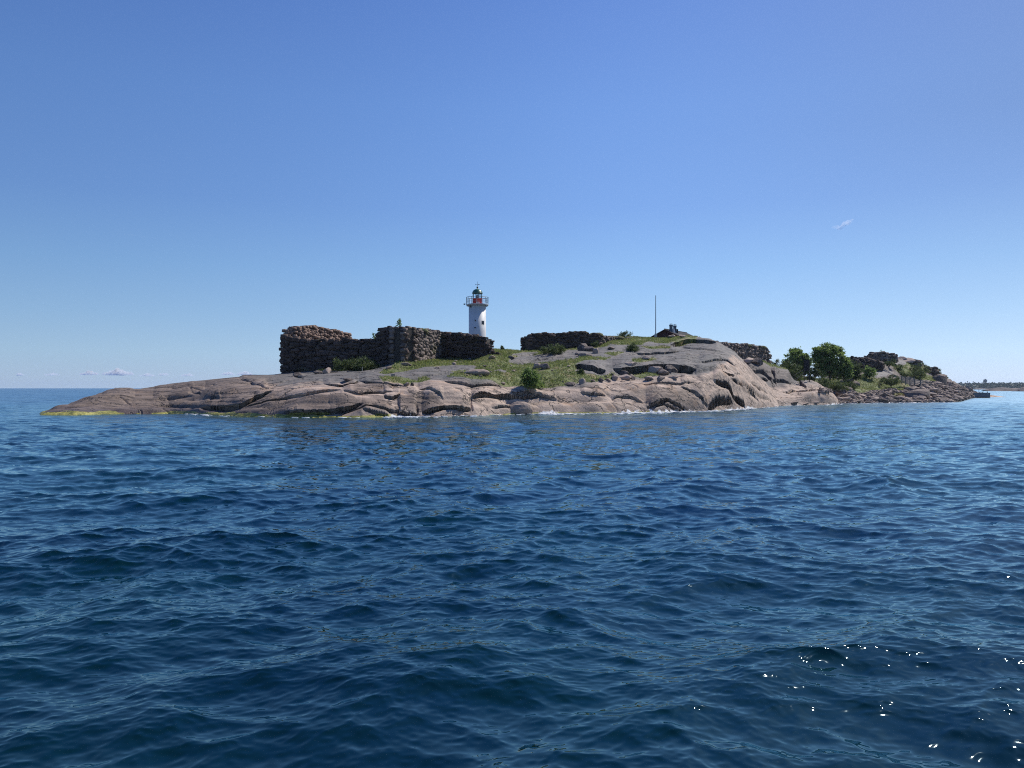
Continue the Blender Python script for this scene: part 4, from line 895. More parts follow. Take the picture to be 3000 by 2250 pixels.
def pontoon():
    Y = 194.0; a = P(2829, 1165, Y); c = P(2901, 1151, Y); root = empty('pontoon', (a.x, Y, 0)); tag(root, 'grey floating pontoon pier reaching out from the right tip of the island', 'pier')
    L = c.x - a.x; m = MB(); m.box((L / 2, 2.0, .72), (L, 4.0, 1.04)); m.build('hull', M_CONC, root)
    m = MB(); m.box((L / 2, 2.0, .13), (L + .04, 4.04, .22)); m.build('gap_strip', M_GAP, root)  # black strip under the hull, darkness of the gap put in as colour
    m = MB()
    for i in range(12): m.box((L * (i + .5) / 12, 2.0, 1.265), (L / 12 * .94, 4.1, .05))
    m.build('deck', M_WOOD, root)
    for u, v in ((2868, 1141.5), (2880, 1142), (2892.5, 1147)):
        p = P(u, v, Y + 1) - Vector((a.x, Y, 0)); m = MB(); m.tube([(p.x, 1, 1.2), (p.x, 1, p.z)], .09 if u > 2890 else .06, 8); m.build('mooring_post', M_DARK, root)
    m = MB(); p = P(2874, 1149, Y + 1) - Vector((a.x, Y, 0)); m.tube([(p.x - .5, 1, 1.32), (p.x, 1.0, 1.48), (p.x + .5, 1, 1.34)], .05, 6); m.build('cleat', M_DARK, root)
    root2 = empty('gangway', (a.x - 1.4, Y - 1, .6)); tag(root2, 'dark short gangway linking the shore to the grey pontoon', 'gangway')
    m = MB(); m.box((0, 1.5, -.15), (2.6, 3.2, 1.2)); m.build('abutment', M_CONC, root2)
    m = MB(); m.box((.2, 1.4, .52), (3.1, 2.0, .08)); m.build('deck', M_WOOD, root2)
pontoon()

# ------------------------------------------------------------------ VEGETATION
def leaf_cloud(name, pts, size, mat, parent=None, rad=None, flat=.5, kind=None, up=0.0):
    pts = np.asarray(pts, float); n = len(pts)
    a = RNG.random(n) * 2 * math.pi; el = np.arccos(np.clip(RNG.random(n) * 2 - 1, -1, 1)) * (1 - up) + up * .2
    dirs = np.stack([np.cos(a) * np.sin(el), np.sin(a) * np.sin(el), np.cos(el)], 1)
    t = RNG.normal(size=(n, 3)); t -= (t * dirs).sum(1)[:, None] * dirs; t /= np.linalg.norm(t, axis=1)[:, None]
    s = (size * RNG.uniform(.6, 1.35, n))[:, None]
    v = np.stack([pts - dirs * s, pts + t * s * flat, pts + dirs * s, pts - t * s * flat], 1).reshape(-1, 3)
    q = np.arange(n * 4).reshape(-1, 4)
    o = mesh_np(name, v, q, mat, parent=parent, attrs={'rnd': np.repeat(RNG.random(n), 4)})
    return o
def clumps(c, r, n, per, cr, squash=(1, 1, 1), shell=.55, cut=None):
    """points clustered round clump centres spread through an ellipsoid, denser at its skin"""
    out = []
    for _ in range(n):
        while True:
            d = RNG.normal(size=3); d /= np.linalg.norm(d); rr = RNG.random() ** shell
            p = d * rr
            if cut is None or p[2] > cut: break
        k = cr * RNG.uniform(.6, 1.3)
        q = RNG.normal(size=(int(per * RNG.uniform(.6, 1.3)), 3)) * k * np.array([.55, .55, .38]) + p * np.array(r)
        out.append(q)
    return np.concatenate(out) + np.array(c)
def tree(u, vbase, vtop, uw, Y, label, lobes, seed, leaf=.15, name='broadleaf_tree'):
    g = P(u, vbase, Y); s = Y / F; root = empty(name, tuple(g)); tag(root, label, 'tree', 'broadleaf trees right of the big rock')
    H = (vbase - vtop) * s; m = MB()
    m.tube([(0, 0, -.6), (.05, 0, H * .2), (-.05, .1, H * .42), (.08, .05, H * .65)], [.24, .2, .14, .07], 8)
    random.seed(seed)
    for k in range(13):
        a = k * 2.4; z0 = H * random.uniform(.12, .5); l = H * random.uniform(.25, .42)
        m.tube([(0, 0, z0), (math.cos(a) * l * .45, math.sin(a) * l * .45, z0 + l * .4), (math.cos(a) * l * .8, math.sin(a) * l * .8, z0 + l * .85)], [.1, .06, .02], 6)
    m.build('trunk', M_BARK, root, True)
    pts = []
    for (du, dv, ru, rv, n) in lobes:
        pts.append(clumps((du * s, RNG.uniform(-.5, .5), -dv * s), (ru * s, ru * s * .8, rv * s), n, 85, .46, shell=.38))
    pts = np.concatenate(pts); pts = pts[pts[:, 2] > -.3]
    leaf_cloud('crown', pts, leaf, M_LEAF, root, flat=.55)
tree(2334, 1118, 1021, 74, 133, 'smaller left broadleaf tree with a rounded crown behind the black day beacon', [(0,-62,36,36,70),(-18,-42,26,26,40),(18,-48,22,26,32),(4,-84,15,12,16),(-28,-55,10,9,7),(26,-66,10,10,8),(0,-28,34,18,30)], 3)
tree(2431, 1120, 1008, 110, 136, 'larger right broadleaf tree with a tall spreading crown and two lobes', [(-6,-76,44,36,80),(16,-58,42,40,70),(-34,-66,20,26,34),(42,-40,24,30,40),(-6,-100,16,12,16),(10,-98,13,10,10),(-38,-92,13,11,12),(24,-92,14,12,12),(-20,-34,32,22,34),(20,-28,34,20,34),(48,-30,14,18,14)], 5)
def gy(u, v, ymin=60):
    h = hit(u, v, ymin); return h.y if h else 110
def bush(u, vb, vt, w, Y, label, mat=None, cat='bush', name='juniper_bush', n=None, leaf=.11, group='low junipers and bushes on the island', flat=.3, depth=None, per=80):
    mat = mat or M_JUN; g = P(u, vb, Y); s = Y / F; root = empty(name, tuple(g)); tag(root, label, cat, group)
    H = (vb - vt) * s; W = w * s / 2; D = depth or min(W, 2.2)
    n = n or max(10, int(14 + 9 * W * H))
    pts = clumps((0, 0, H * .3), (W * .92, D, H * .68), n, per, min(.34, H * .28), shell=.45, cut=-.35)
    leaf_cloud('foliage', pts, leaf, mat, root, flat=flat, up=.45)
    m = MB(); random.seed(int(u))
    for k in range(7):
        a = k * .9; m.tube([(0, 0, -.3), (math.cos(a) * W * .3, math.sin(a) * D * .3, H * .3), (math.cos(a) * W * .6, math.sin(a) * D * .6, H * .6)], [.05, .035, .015], 5)
    m.build('stems', M_BARK, root)
bush(1010, 1094, 1048, 92, 84.8, 'left half of the big spreading juniper against the shaded fort wall', depth=1.6, n=60)
bush(1062, 1092, 1044, 84, 84.6, 'tall middle of the big spreading juniper against the shaded fort wall', depth=1.6, n=60)
bush(1108, 1098, 1068, 74, 84.6, 'low right arm of the spreading juniper at the foot of the fort wall', depth=1.4, n=40)
bush(962, 1092, 1079, 56, 86.6, 'thin low juniper skirt left of the big juniper by the fort wall', depth=1.0, n=16)
bush(1621, 1037, 1006, 76, gy(1621, 1037) + .5, 'round dark juniper in front of the left end of the middle wall', n=55)
bush(1852, 1030, 1005, 42, gy(1852, 1030) + .5, 'compact dark green juniper on the bare slab below the flagpole', n=34)
bush(1832, 989, 971, 46, 119.8, 'flat topped juniper on the skyline between the middle wall and the flagpole', n=18)
bush(1543, 1036, 1020, 26, 106.2, 'scrubby juniper at the left foot of the middle wall', n=14)
bush(1471, 1026, 1013, 14, 104, 'tiny dark juniper on the skyline right of the crumbled wall', n=9)
bush(1742, 1016, 998, 22, 109.3, 'slim dark juniper at the right end of the dark middle wall', n=10)
bush(1700, 1092, 1080, 30, gy(1700, 1093), 'small dark juniper below the left dark ledge in the meadow', n=12)
bush(1552, 1140, 1078, 52, gy(1552, 1136), 'bright green leafy shrub alone at the lower edge of the meadow', M_LEAF, 'shrub', 'leafy_shrub', n=60, leaf=.1, flat=.55)
bush(1575, 1138, 1112, 34, gy(1575, 1135), 'low leafy shoot growing right of the leafy meadow shrub', M_LEAF, 'shrub', 'leafy_shrub', n=16, leaf=.09, flat=.55)
bush(2318, 1122, 1056, 84, 128, 'dark juniper thicket in front of the left tree', n=110, leaf=.13)
bush(2272, 1076, 1050, 34, 131, 'small green bush at the right end of the grey wall', n=18)
bush(2382, 1122, 1048, 60, 132, 'dark undergrowth between the two trees', n=50, leaf=.13)
bush(2410, 1137, 1106, 70, 125, 'low creeping juniper behind the round pink rock', n=50)
bush(2455, 1143, 1118, 70, 128, 'low creeping juniper right of the round pink rock', n=44)
bush(2490, 1140, 1112, 50, 134, 'dark juniper at the foot of the larger tree', n=30)
bush(2508, 1112, 1060, 42, 139, 'tall dark bush close to the right of the larger tree', n=70, leaf=.13)
bush(2547, 1104, 1073, 42, 145, 'smooth bright green bush left of the gravel path', M_LEAF, n=50, leaf=.11, flat=.5)
bush(2604, 1072, 1058, 34, 156, 'dark flat juniper between the jagged wall and the hilltop', n=16)
bush(2617, 1064, 1049, 12, 158, 'small round bush beside the upper gravel patch on the hill', n=12)
bush(2610, 1128, 1095, 62, 143, 'spiky dark juniper between path and slatted fence', n=60)
bush(2632, 1086, 1067, 34, 154, 'low juniper just below the upper gravel patch', n=18)
bush(2694, 1096, 1063, 66, 162, 'wide dark juniper below the lone stone block on the hill', n=60)
bush(2684, 1114, 1082, 66, 157, 'wide dark juniper above the gate on the right hill', n=60)
bush(2650, 1106, 1088, 44, 155, 'mossy green juniper above the slatted fence', n=24)
bush(2766, 1109, 1098, 26, 172, 'flat juniper right of the dark ruined corner', n=12)
bush(2751, 1098, 1080, 10, 169.5, 'slender bush growing against the dark ruined corner', n=8)
bush(2633, 1166, 1150, 36, gy(2633, 1163, 120), 'tuft of yellow dry grass among the shore rubble', M_DRY, 'grass tuft', 'grass_tuft', n=14, leaf=.14, flat=.18)
bush(2478, 1164, 1154, 22, gy(2478, 1162, 115), 'small pale grass tuft left in the shore rubble', M_DRY, 'grass tuft', 'grass_tuft', n=8, leaf=.12, flat=.18)
def sapling(u, vb, vt, w, Y, label, n, name='sapling'):
    g = P(u, vb, Y); s = Y / F; root = empty(name, tuple(g)); tag(root, label, 'sapling'); H = (vb - vt) * s; W = w * s / 2
    m = MB(); m.tube([(0, 0, -.2), (.02, 0, H)], [.03, .01], 5); m.build('trunk', M_BARK, root)
    pts = []
    for k in range(n):
        z = H * (.18 + .8 * k / n); r = W * (1 - (z / H) ** 1.3) + .05; a = RNG.random() * 6.3; p = np.array([math.cos(a) * r * RNG.uniform(.2, 1), math.sin(a) * r * RNG.uniform(.2, 1), z])
        pts.append(p + RNG.normal(size=(9, 3)) * .07)
    leaf_cloud('crown', np.concatenate(pts), .085, M_LEAF, root, flat=.45)
sapling(1170, 959, 934, 20, 88.2, 'small sapling growing on top of the bastion wall', 26)
sapling(1094, 991, 977, 11, 89, 'tiny sapling on the shaded wall where it steps down', 9)
sapling(2582, 1032, 1024, 5, 161, 'twig like sapling on top of the hilltop gun platform', 5)

# meadow grass: one mesh of blades standing on the turf
def grass():
    ii, jj = np.where((GR > .55) & vis & (HZ > .4)); w = (YG[ii, jj] / 100.0)
    dY = np.gradient(_yr)[ii]; area = dY * YG[ii, jj] * np.gradient(_uc)[jj] / F; area /= area.sum()
    n = 52000; k = RNG.choice(len(ii), n, p=area)
    Y = _yr[ii[k]] + RNG.uniform(-.1, .1, n); U = _uc[jj[k]] + RNG.uniform(-1.2, 1.2, n); X = (U - 1500) / F * Y; Z = ground(X, Y) - .03
    cl = fbm(X / 2.2, Y / 2.2, 3, 33); keep = cl > -.32; X, Y, Z, cl = X[keep], Y[keep], Z[keep], cl[keep]; n = len(X)
    h = (.07 + .12 * RNG.random(n)) * (1 + 1.1 * np.clip(cl, 0, 1)); b = .035 + .03 * RNG.random(n); a = RNG.random(n) * 3.14; lx, ly = RNG.normal(0, .09, n), RNG.normal(0, .09, n)
    c, s = np.cos(a) * b, np.sin(a) * b
    v = np.stack([np.stack([X - c, Y - s, Z], 1), np.stack([X + c, Y + s, Z], 1), np.stack([X + lx + c * .25, Y + ly + s * .25, Z + h], 1), np.stack([X + lx - c * .25, Y + ly - s * .25, Z + h], 1)], 1)
    o = mesh_np('meadow_grass', v.reshape(-1, 3), np.arange(n * 4).reshape(-1, 4), M_GRASS, attrs={'rnd': np.repeat(np.clip(RNG.random(n) * .7 + .3 * (1 - np.clip(cl + .5, 0, 1)), 0, 1), 4)})
    tag(o, 'wild meadow grass covering the middle of the rocky island', 'grass', kind='stuff')
grass()

# ------------------------------------------------------------------ BOULDERS
def boulder_mesh(seed, sub=3, rough=.22, flat=.75, angular=True):
    rng = np.random.default_rng(seed); import bmesh
    bm = bmesh.new(); bmesh.ops.create_icosphere(bm, subdivisions=sub, radius=.5)
    V = np.array([v.co[:] for v in bm.verts])
    if angular:
        for _ in range(13):
            d = rng.normal(size=3); d /= np.linalg.norm(d); h = rng.uniform(.24, .44); t = V @ d; V -= np.clip(t - h, 0, None)[:, None] * d
    V *= 1 + rough * .5 * fbm(V[:, 0] * 3 + seed, V[:, 1] * 3 + V[:, 2] * 2.2, 3, seed)[:, None]
    V[:, 2] *= flat
    for v, c in zip(bm.verts, V): v.co = c
    me = bpy.data.meshes.new('boulder'); bm.to_mesh(me); bm.free()
    a = me.attributes.new('rnd', 'FLOAT', 'POINT'); a.data.foreach_set('value', np.full(len(me.vertices), rng.random(), np.float32))
    me.materials.append(M_BOULD); return me
BM_ = [boulder_mesh(100 + k, 2, .2, (.55, .7, .5, .8)[k % 4]) for k in range(16)]
BR_ = [boulder_mesh(200 + k, 3, .35, .7, False) for k in range(3)]
def boulder(u, v, wpx, hpx, label, group=None, me=None, ymin=60, rz=None, tilt=None, name='boulder', sink=.25, Y=None, dp=1.0):
    g = hit(u, v, ymin) if Y is None else P(u, v, Y)
    if g is None: return None
    s = g.y / F; o = bpy.data.objects.new(name, me or random.choice(BM_)); C.objects.link(o)
    bf = 1.35 if group else 1.8; W, Hh = wpx * s * bf, hpx * s * bf; zs = Hh / .62
    o.location = (g.x, g.y + W * .2, g.z + Hh * (.5 - sink)); o.scale = (W, W * random.uniform(.7, 1.1) * dp, zs)
    o.rotation_euler = (random.uniform(-.25, .25) if tilt is None else tilt, random.uniform(-.25, .25), random.random() * 6.3 if rz is None else rz)
    tag(o, label, 'boulder', group); return o
BL = [ # column, foot row, width, height, label
 (1524,1212,44,24,'round dark seal shaped boulder at the waterline near the middle of the shore',1),
 (1192,1131,13,10,'larger of two dark stones on the turf left of the meadow',0),(1208,1130,12,8,'smaller of two dark stones on the turf left of the meadow',0),
 (1282,1080,14,6,'dark stone on the grey slab below the bastion wall',0),(1190,1072,20,9,'pale flat stone in the grass below the bastion wall',0),
 (1398,1099,44,12,'long grey boulder half sunk in the meadow below the lighthouse',1),(1577,1051,5,4,'small white stone on the pale slab above the meadow',0),
 (1596,1081,22,14,'upright split dark slab in the meadow',0),(1577,1080,24,10,'low dark slab left of the upright split slab in the meadow',0),
 (1707,1124,16,10,'pointed pinkish stone at the lower edge of the meadow',0),(1672,1129,30,8,'flat pale stone at the lower edge of the meadow',0),(1738,1120,14,7,'small grey stone at the lower edge of the meadow',0),
 (1759,1118,18,8,'left of the dark stones heaped below the ledges',0),(1782,1117,16,8,'middle one of the dark stones heaped below the ledges',0),
 (1803,1114,22,16,'pale grey boulder in the heap below the ledges',0),(1830,1112,28,13,'dark boulder under the pink one in the heap below the ledges',0),(1827,1100,24,12,'pink boulder on top of the heap below the ledges',0),
 (1852,1110,22,10,'grey boulder at the right end of the heap below the ledges',0),(1905,1115,26,12,'dark wedge shaped stone by the grass pocket under the big ledge',0),
 (1922,1095,32,22,'large rounded grey boulder at the left mouth of the dark cave ledge',1),(1948,1100,34,20,'jagged grey boulder inside the dark cave ledge',0),(1938,1116,22,15,'pale squared boulder below the dark cave ledge',0),
 (1965,1090,30,16,'dark boulder deep inside the cave ledge',0),(1972,1110,22,8,'small dark stone on the lip of the cave ledge',0),(1845,1094,30,16,'dark boulder under the left part of the long ledge',1),
 (1708,1028,30,16,'dark blocky stone on the broken slab below the middle wall',0),(1728,1030,26,14,'pale split stone on the broken slab below the middle wall',0),(1745,1036,24,10,'pinkish flat stone on the broken slab below the middle wall',0),
 (1712,1044,30,9,'lower dark stone under the broken slab in the meadow',0),(1690,1040,16,7,'small dark stone left of the broken slab',0),(1790,1024,20,8,'grey stone on the slab right of the middle wall',0),
 (1893,1054,20,10,'brown stone in the dry grass on the upper slab',0),(2003,987,18,5,'flat grey stone on the grass in front of the cabin',0),(1952,986,22,8,'pale slab of stone in the grass in front of the cabin gable',0),(1968,989,18,8,'dark stone in the grass in front of the cabin',0),
 (2198,1063,36,16,'dark block of masonry fallen below the grey wall',0),(2222,1071,22,16,'lower dark block of masonry below the grey wall end',0),
 (2482,1126,28,17,'dark boulder under the larger tree',0),(2510,1130,18,10,'dark boulder in the grass right of the larger tree',0),(2586,1074,22,12,'pale boulder at the right end of the jagged wall',0),
 (2660,1061,36,10,'long flat stone on the hill skyline left of the lone block',0),(2650,1057,24,8,'low reddish stone on the hill skyline',0),
 (2325,1186,20,7,'dark shore stone at the foot of the low pink rock, left one',0),(2390,1186,20,9,'dark shore stone at the foot of the low pink rock, right one',0),(2357,1187,18,6,'dark shore stone at the foot of the low pink rock, middle one',0),
 (955,1094,26,12,'pointed dark stone at the foot of the fort wall left of the juniper',0),(930,1095,20,8,'low dark stone at the foot of the fort wall near its corner',0),(1137,1083,20,12,'dark stone leaning at the right end of the big juniper',0),(872,1104,20,9,'brown stone block on the bare rock below the fort corner',0),
 (1022,1118,34,8,'dark flat slab lying on the pink rock below the juniper',0),(1440,1052,22,9,'dark rubble stone at the foot of the crumbled wall end',0),(1495,1052,16,8,'pale stone on the grass below the skyline juniper',0),
 (2762,1128,30,26,'large pale upright boulder above the long quay railing',0),(2737,1150,30,10,'long dark stone under the quay railing',0),(2700,1168,50,22,'big dark angular boulder in the middle of the shore rubble',0)]
for u, v, w, h, lab, rd_ in BL:
    boulder(u, v, w, h, lab, None, BR_[0] if rd_ and u in (1524, 1398) else None, ymin=60 if u < 2290 else 105, rz=0.2 if rd_ else None, dp=.7 if u < 2000 else 1)
random.seed(33); k = 0
while k < 42:
    u, v = random.uniform(1130, 1840), random.uniform(1045, 1132); h = hit(u, v)
    if h is None: continue
    i = min(int(np.searchsorted(_yr, h.y)), GR.shape[0] - 1); j = int(np.searchsorted(_uc, u))
    if GR[i, j] < .6: continue
    w = random.uniform(4, 13); boulder(u, v, w, w * random.uniform(.35, .6), 'small grey stone half hidden in the meadow grass, one of many', 'small stones scattered through the meadow', sink=.15); k += 1
random.seed(21)
GB = 'angular boulders of the shore rubble on the right'
k = 0; tries = 0
while k < 285 and tries < 4000:
    tries += 1
    u = random.uniform(2405, 2862); top_ = np.interp(u, [2400,2440,2500,2560,2640,2700,2740,2800,2862], [1136,1143,1150,1146,1140,1128,1116,1130,1147]); bot = np.interp(u, WL[:, 0], WL[:, 1]) + .5
    v = top_ + (bot - top_) * random.random() ** .75
    h = hit(u, v, 112)
    if h is None or h.z > 6 or (u < 2460 and v > 1146 + (u - 2405) * .12 and u < 2456): continue
    j = int(np.searchsorted(_uc, u)); i = int(np.searchsorted(_yr, h.y))
    if i < GR.shape[0] and j < GR.shape[1] and GR[i, j] > .6: continue
    big = random.random(); w = 7 + 27 * big ** 3.2; 
    boulder(u, v, w * (.7 + .3 * (v - 1120) / 60), w * random.uniform(.3, .55), 'angular pink grey boulder, one of many in the rubble of the right shore', GB, ymin=112, sink=.2)
    k += 1
# small stones between them, too many to count
def rubble():
    st = Stones()
    for _ in range(2600):
        u = random.uniform(2400, 2866); top_ = np.interp(u, [2400,2440,2500,2560,2640,2700,2740,2800,2862], [1136,1145,1152,1146,1140,1126,1112,1128,1146]); bot = np.interp(u, WL[:, 0], WL[:, 1])
        v = random.uniform(top_, bot); h = hit(u, v, 112)
        if h is None or h.z > 8 or (u < 2454 and v > 1150): continue
        i = min(int(np.searchsorted(_yr, h.y)), GR.shape[0] - 1); j = min(int(np.searchsorted(_uc, u)), GR.shape[1] - 1)
        if GR[i, j] > .5: continue
        s_ = random.uniform(.18, .6); st.add((h.x, h.y, h.z + s_ * .1), (s_ * 1.4, s_, s_ * .6), rotz(random.random() * 6.3) @ Matrix.Rotation(random.uniform(-.5, .5), 3, 'X'), .12)
    o = st.build('rubble', M_BOULD); tag(o, 'loose broken stones filling the gaps of the shore rubble', 'rubble', kind='stuff')
rubble()
def stake():
    g = hit(1061, 1093); 
    m = MB(); m.tube([(0, 0, -.1), (0, 0, .62)], .022, 5); o = m.build('marker_stake', M_WHITE); o.location = P(1061, 1092, 82.6); tag(o, 'thin white stake in front of the big juniper', 'stake')
stake()
# foam dabs where the swell meets the rock
def foam():
    st = Stones(); mm, nt, b = newmat('sea_foam'); b.inputs['Base Color'].default_value = (.8, .82, .82, 1); b.inputs['Roughness'].default_value = .6
    for _ in range(2600):
        u = random.uniform(540, 2870); f = float(np.interp(u, [90,500,560,600,640,1120,1150,1200,1230,1560,1590,1625,1640,1800,1830,1855,1880,1920,1990,2020,2060,2140,2200,2220,2400,2440,2500,2620,2700,2780,2810,2870], [0,0,.3,.3,.02,.04,.5,.5,.15,.15,.9,.9,.3,.3,1,1,.4,1,1,.5,.4,.7,.9,.2,.15,.6,.4,.9,.4,.5,.3,.2]))
        if random.random() > f: continue
        vw = float(np.interp(u, WL[:, 0], WL[:, 1])) + abs(random.gauss(0, 1.3)) - .3; Y = HC * F / (vw - V0); s_ = random.uniform(.08, .3)
        st.add(((u - 1500) / F * Y, Y, random.uniform(0, .07)), (s_ * 2.2, s_, s_ * .22), rotz(random.uniform(-.5, .5)), .15)
    o = st.build('shore_foam', mm); tag(o, 'white foam where small waves wash the foot of the rocks', 'foam', kind='stuff')
foam()
# ------------------------------------------------------------------ FAR SHORE, CLOUDS, HAZE
def far_land(name, u0, u1, Y, prof, mat, seed, depth=60, amp=1.2, z0=-1.0, sq=40.0, n=220):
    V = []; Q = []; us = np.linspace(u0, u1, n); rows = 9
    pu, pv = np.array(prof, float).T
    for j in range(rows):
        t = j / (rows - 1); y = Y + depth * (t - .5)
        for i, u in enumerate(us):
            zt = zof(np.interp(u, pu, pv), Y); x = (u - 1500) / F * Y
            e = math.sin(math.pi * t) ** .35 if 0 < t < 1 else 0
            z = z0 + (zt - z0) * e
            V.append((x + 0, y, z + amp * e * float(gnoise(np.array([x / sq + j * 3.1]), np.array([seed + j * .7]), seed)[0])))
    for j in range(rows - 1):
        for i in range(n - 1):
            k = j * n + i; Q.append((k, k + 1, k + n + 1, k + n))
    return mesh_np(name, V, Q, mat, smooth=True)
M_FARG = simple('far_forest_floor', (0.03, 0.045, 0.02), .95, .4, .05)
M_FARR = simple('far_skerry_granite', (0.15, 0.11, 0.095), .9, .5, .08, col2=(0.035, 0.03, 0.03))
M_FART = leaf_material('far_forest', (0.022, 0.038, 0.016), (0.05, 0.07, 0.025), (0.06, 0.08, 0.03), .1)
YF = 1500.0
o = far_land('distant_coast', 2780, 3420, YF, [(2780,1136),(2800,1129),(2850,1127.5),(2950,1128),(3100,1127),(3420,1131)], M_FARG, 4, 120, 1.0, -3, 60); tag(o, kind='structure')
def far_forest():
    pts = []
    for _ in range(2600):
        u = random.uniform(2790, 3400); y = YF + random.uniform(-55, 45); z = zof(np.interp(u, [2780,2800,2850,2950,3100,3420], [1136,1129,1127.5,1128,1127,1131]), YF) * (1 - ((y - YF) / 62) ** 2 * .8)
        hgt = random.uniform(5, 10); c = np.array([(u - 1500) / F * y, y, max(.5, z) + hgt * .3 - 3]); pts.append(c + RNG.normal(size=(14, 3)) * np.array([2.4, 2.4, hgt * .22]))
    o = leaf_cloud('distant_forest', np.concatenate(pts), 1.7, M_FART, None, flat=.8); tag(o, 'hazy dark green forest along the distant coast at the right edge', 'forest', kind='stuff')
far_forest()
def tower():
    z0 = zof(1127, YF); b = P(2886.5, 1127, YF); root = empty('water_tower', (b.x, b.y, z0 - 6)); tag(root, 'hazy square topped tower above the distant forest', 'tower'); s = YF / F
    m = MB(); m.box((0, 0, 5), (4.2 * s, 4 * s, 14)); m.build('shaft', M_CONC, root)
    m = MB(); m.box((0, 0, 6 + (1127 - 1115.5) * s), (7.6 * s, 6 * s, 7 * s)); m.build('head', M_CONC, root)
    m = MB(); m.box((0, 0, 6 + (1127 - 1111.2) * s), (2.4 * s, 2.4 * s, 2.2 * s)); m.build('roof_house', M_CONC, root)
tower()
def skerry(u0, u1, Y, prof, label, seed):
    o = far_land('skerry', u0, u1, Y, prof, M_FARR, seed, 24, 1.0, -1.0, 7.0, 90); tag(o, label, 'skerry', 'far skerries in front of the distant coast')
skerry(2890, 3010, 620, [(2890,1144),(2905,1139),(2925,1134),(2950,1136),(2975,1138),(2992,1142),(3010,1146)], 'low dark and pink skerry off the distant coast', 3)
skerry(2984, 3100, 560, [(2984,1145),(2996,1137),(3010,1133),(3060,1134),(3100,1146)], 'dark skerry cut by the right edge of the photo', 8)
skerry(2850, 2900, 1150, [(2850,1141),(2862,1138.5),(2880,1138),(2900,1141)], 'pale low skerry behind the pontoon posts', 12)
# pale sandbar just awash right of the pontoon
def shoal():
    Y = 212.0; V = []; Q = []; n = 40; mrow = 8
    for j in range(mrow):
        for i in range(n):
            a = i / (n - 1); b = j / (mrow - 1); x0 = (2896 - 1500) / F * Y; x1 = (2944 - 1500) / F * Y; e = math.sin(math.pi * a) ** .6 * math.sin(math.pi * b) ** .6
            V.append((x0 + (x1 - x0) * a, Y - 4 + 14 * b, -.35 + e * (.75 + .3 * float(gnoise(np.array([a * 9]), np.array([b * 3.]), 5)[0]))))
    for j in range(mrow - 1):
        for i in range(n - 1): k = j * n + i; Q.append((k, k + 1, k + n + 1, k + n))
    o = mesh_np('sandbar', V, Q, simple('wet_tan_sand', (0.50, 0.34, 0.22), .7, .25, 1.0), smooth=True); tag(o, kind='structure')
shoal()
def far_boat(u, Y, w, label):
    b = P(u, 1137.2, Y); root = empty('motor_boat', (b.x, b.y, 0)); tag(root, label, 'boat'); s = Y / F * w
    m = MB(); m.add([(-s/2, 0, .3), (s/2, -0, .3), (s*.42, 1, .2), (-s*.42, 1, .2), (-s*.55, 0, 1.6), (s*.6, 0, 1.9), (s*.5, 1.4, 1.9), (-s*.5, 1.4, 1.6)], [(3,2,1,0),(4,5,6,7),(0,1,5,4),(1,2,6,5),(2,3,7,6),(3,0,4,7)]); m.build('hull', M_DARK, root)
    m = MB(); m.box((0, .7, 2.6), (s * .35, 1.2, 1.8), 0, .8); m.build('wheelhouse', M_DARK, root)
far_boat(339, 2600, 8, 'tiny dark boat on the horizon at the left')
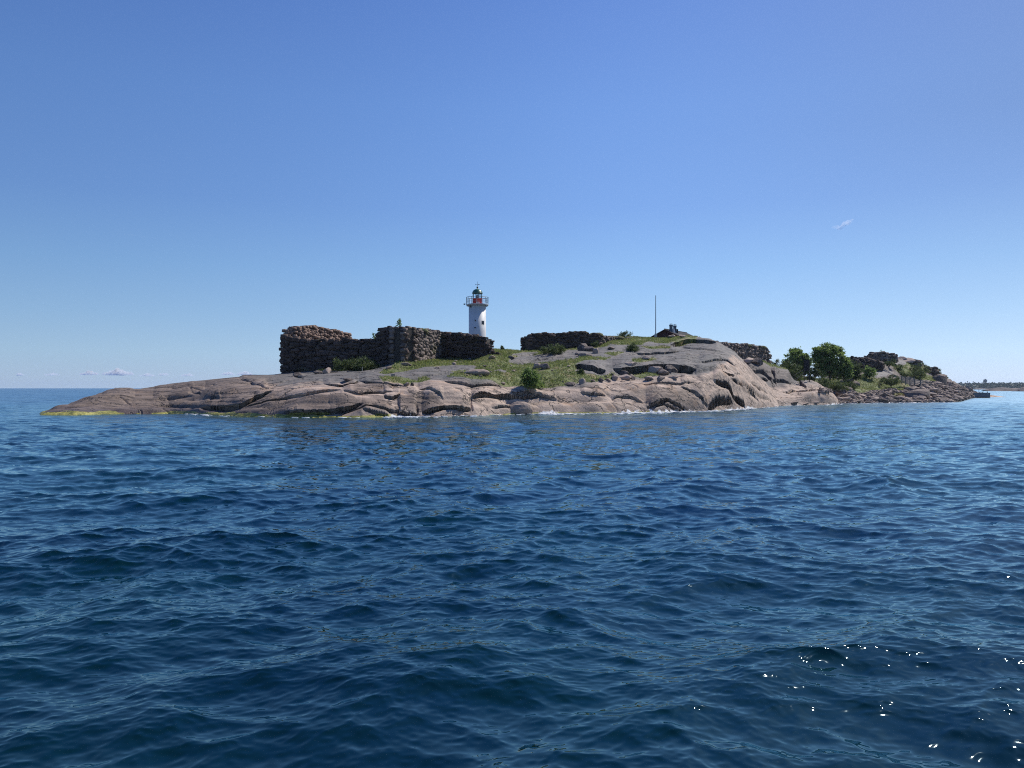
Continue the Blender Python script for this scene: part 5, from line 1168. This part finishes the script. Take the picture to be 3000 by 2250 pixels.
def cloud(u, v, w, h, Y, dens, seed, label, lobes=9, thin=1.0, tilt=0.0):
    import bmesh
    rng = np.random.default_rng(seed); c = P(u, v, Y); s = Y / F; bm = bmesh.new()
    lobes += 4
    for k in range(lobes):
        a = (k + .5) / lobes * 2 - 1; r = h * s * rng.uniform(.45, .85) * (1 - .55 * abs(a)); x = a * w * s * .5
        g = bmesh.ops.create_icosphere(bm, subdivisions=3, radius=r); lift = rng.uniform(0, .35) * h * s * (1 - abs(a))
        for vv in g['verts']:
            n_ = 1 + .3 * math.sin(vv.co.x * 6 / r + k) * math.sin(vv.co.z * 5 / r + 2 * k)
            vv.co = Vector((vv.co.x * 1.35 * n_ + x, vv.co.y * 1.2 * n_, max(vv.co.z, -r * .35) * n_ * thin + lift + x * tilt))
    me = bpy.data.meshes.new('cloud'); bm.to_mesh(me); bm.free()
    vox = bpy.data.objects.new('cloud', me); C.objects.link(vox); vox.location = c
    m = bpy.data.materials.new('cloud_vapour'); m.use_nodes = True; nt = m.node_tree; nt.nodes.clear()
    pv = nt.nodes.new('ShaderNodeVolumePrincipled'); pv.inputs['Color'].default_value = (1, 1, 1, 1); pv.inputs['Density'].default_value = dens; pv.inputs['Anisotropy'].default_value = 0.2
    out = nt.nodes.new('ShaderNodeOutputMaterial'); nt.links.new(pv.outputs[0], out.inputs['Volume']); me.materials.append(m)
    tag(vox, label, 'cloud'); return vox
YC = 7800.0
cloud(58, 1099, 18, 7.5, YC, .0627, 1, 'faint small cloud at the far left of the horizon', 8)
cloud(152, 1099, 46, 7.5, YC, .0389, 2, 'faint flat cloud second from the left above the horizon', 10)
cloud(262, 1097, 56, 10.5, YC, .0627, 3, 'pinkish white cloud left of the biggest horizon cloud', 11)
cloud(347, 1097, 84, 15.0, YC, .0471, 4, 'biggest pinkish white cloud low above the left horizon', 14)
cloud(431, 1101, 46, 7.5, YC, .0495, 5, 'faint cloud just right of the biggest horizon cloud', 10)
cloud(480, 1099, 30, 7.5, YC, .0463, 6, 'faint cloud above the left whaleback rock', 8)
cloud(549, 1101, 36, 7.5, YC, .0627, 7, 'small white cloud above the slope of the left rock', 9)
cloud(668, 1097, 36, 9.0, YC, .0627, 8, 'white cloud peeping over the rock left of the fort, left one', 9)
cloud(716, 1097, 40, 9.0, YC, .0627, 9, 'white cloud peeping over the rock left of the fort, right one', 9)
cloud(2478, 658, 44, 11, YC, .011, 10, 'small white wisp high in the right sky', 7, .8, .7)
cloud(2450, 668, 22, 10, YC, .006, 11, 'fainter left tail of the small wisp in the right sky', 4, .8, -.3)
cloud(405, 692, 130, 7, YC, .0012, 12, 'barely visible streak of cloud in the left sky', 9, .5, -.12)
def haze():
    m = MB(); Rr = 6100; m.box((0, 0, (45 - 3) / 2.0), (2 * Rr, 2 * Rr, 48)); 
    mm = bpy.data.materials.new('sea_haze'); mm.use_nodes = True; nt = mm.node_tree; nt.nodes.clear()
    pv = nt.nodes.new('ShaderNodeVolumePrincipled'); pv.inputs['Color'].default_value = (.70, .82, 1, 1); pv.inputs['Density'].default_value = 0.00007; pv.inputs['Anisotropy'].default_value = 0.3
    out = nt.nodes.new('ShaderNodeOutputMaterial'); nt.links.new(pv.outputs[0], out.inputs['Volume'])
    o = m.build('haze', mm); tag(o, kind='stuff')
haze()
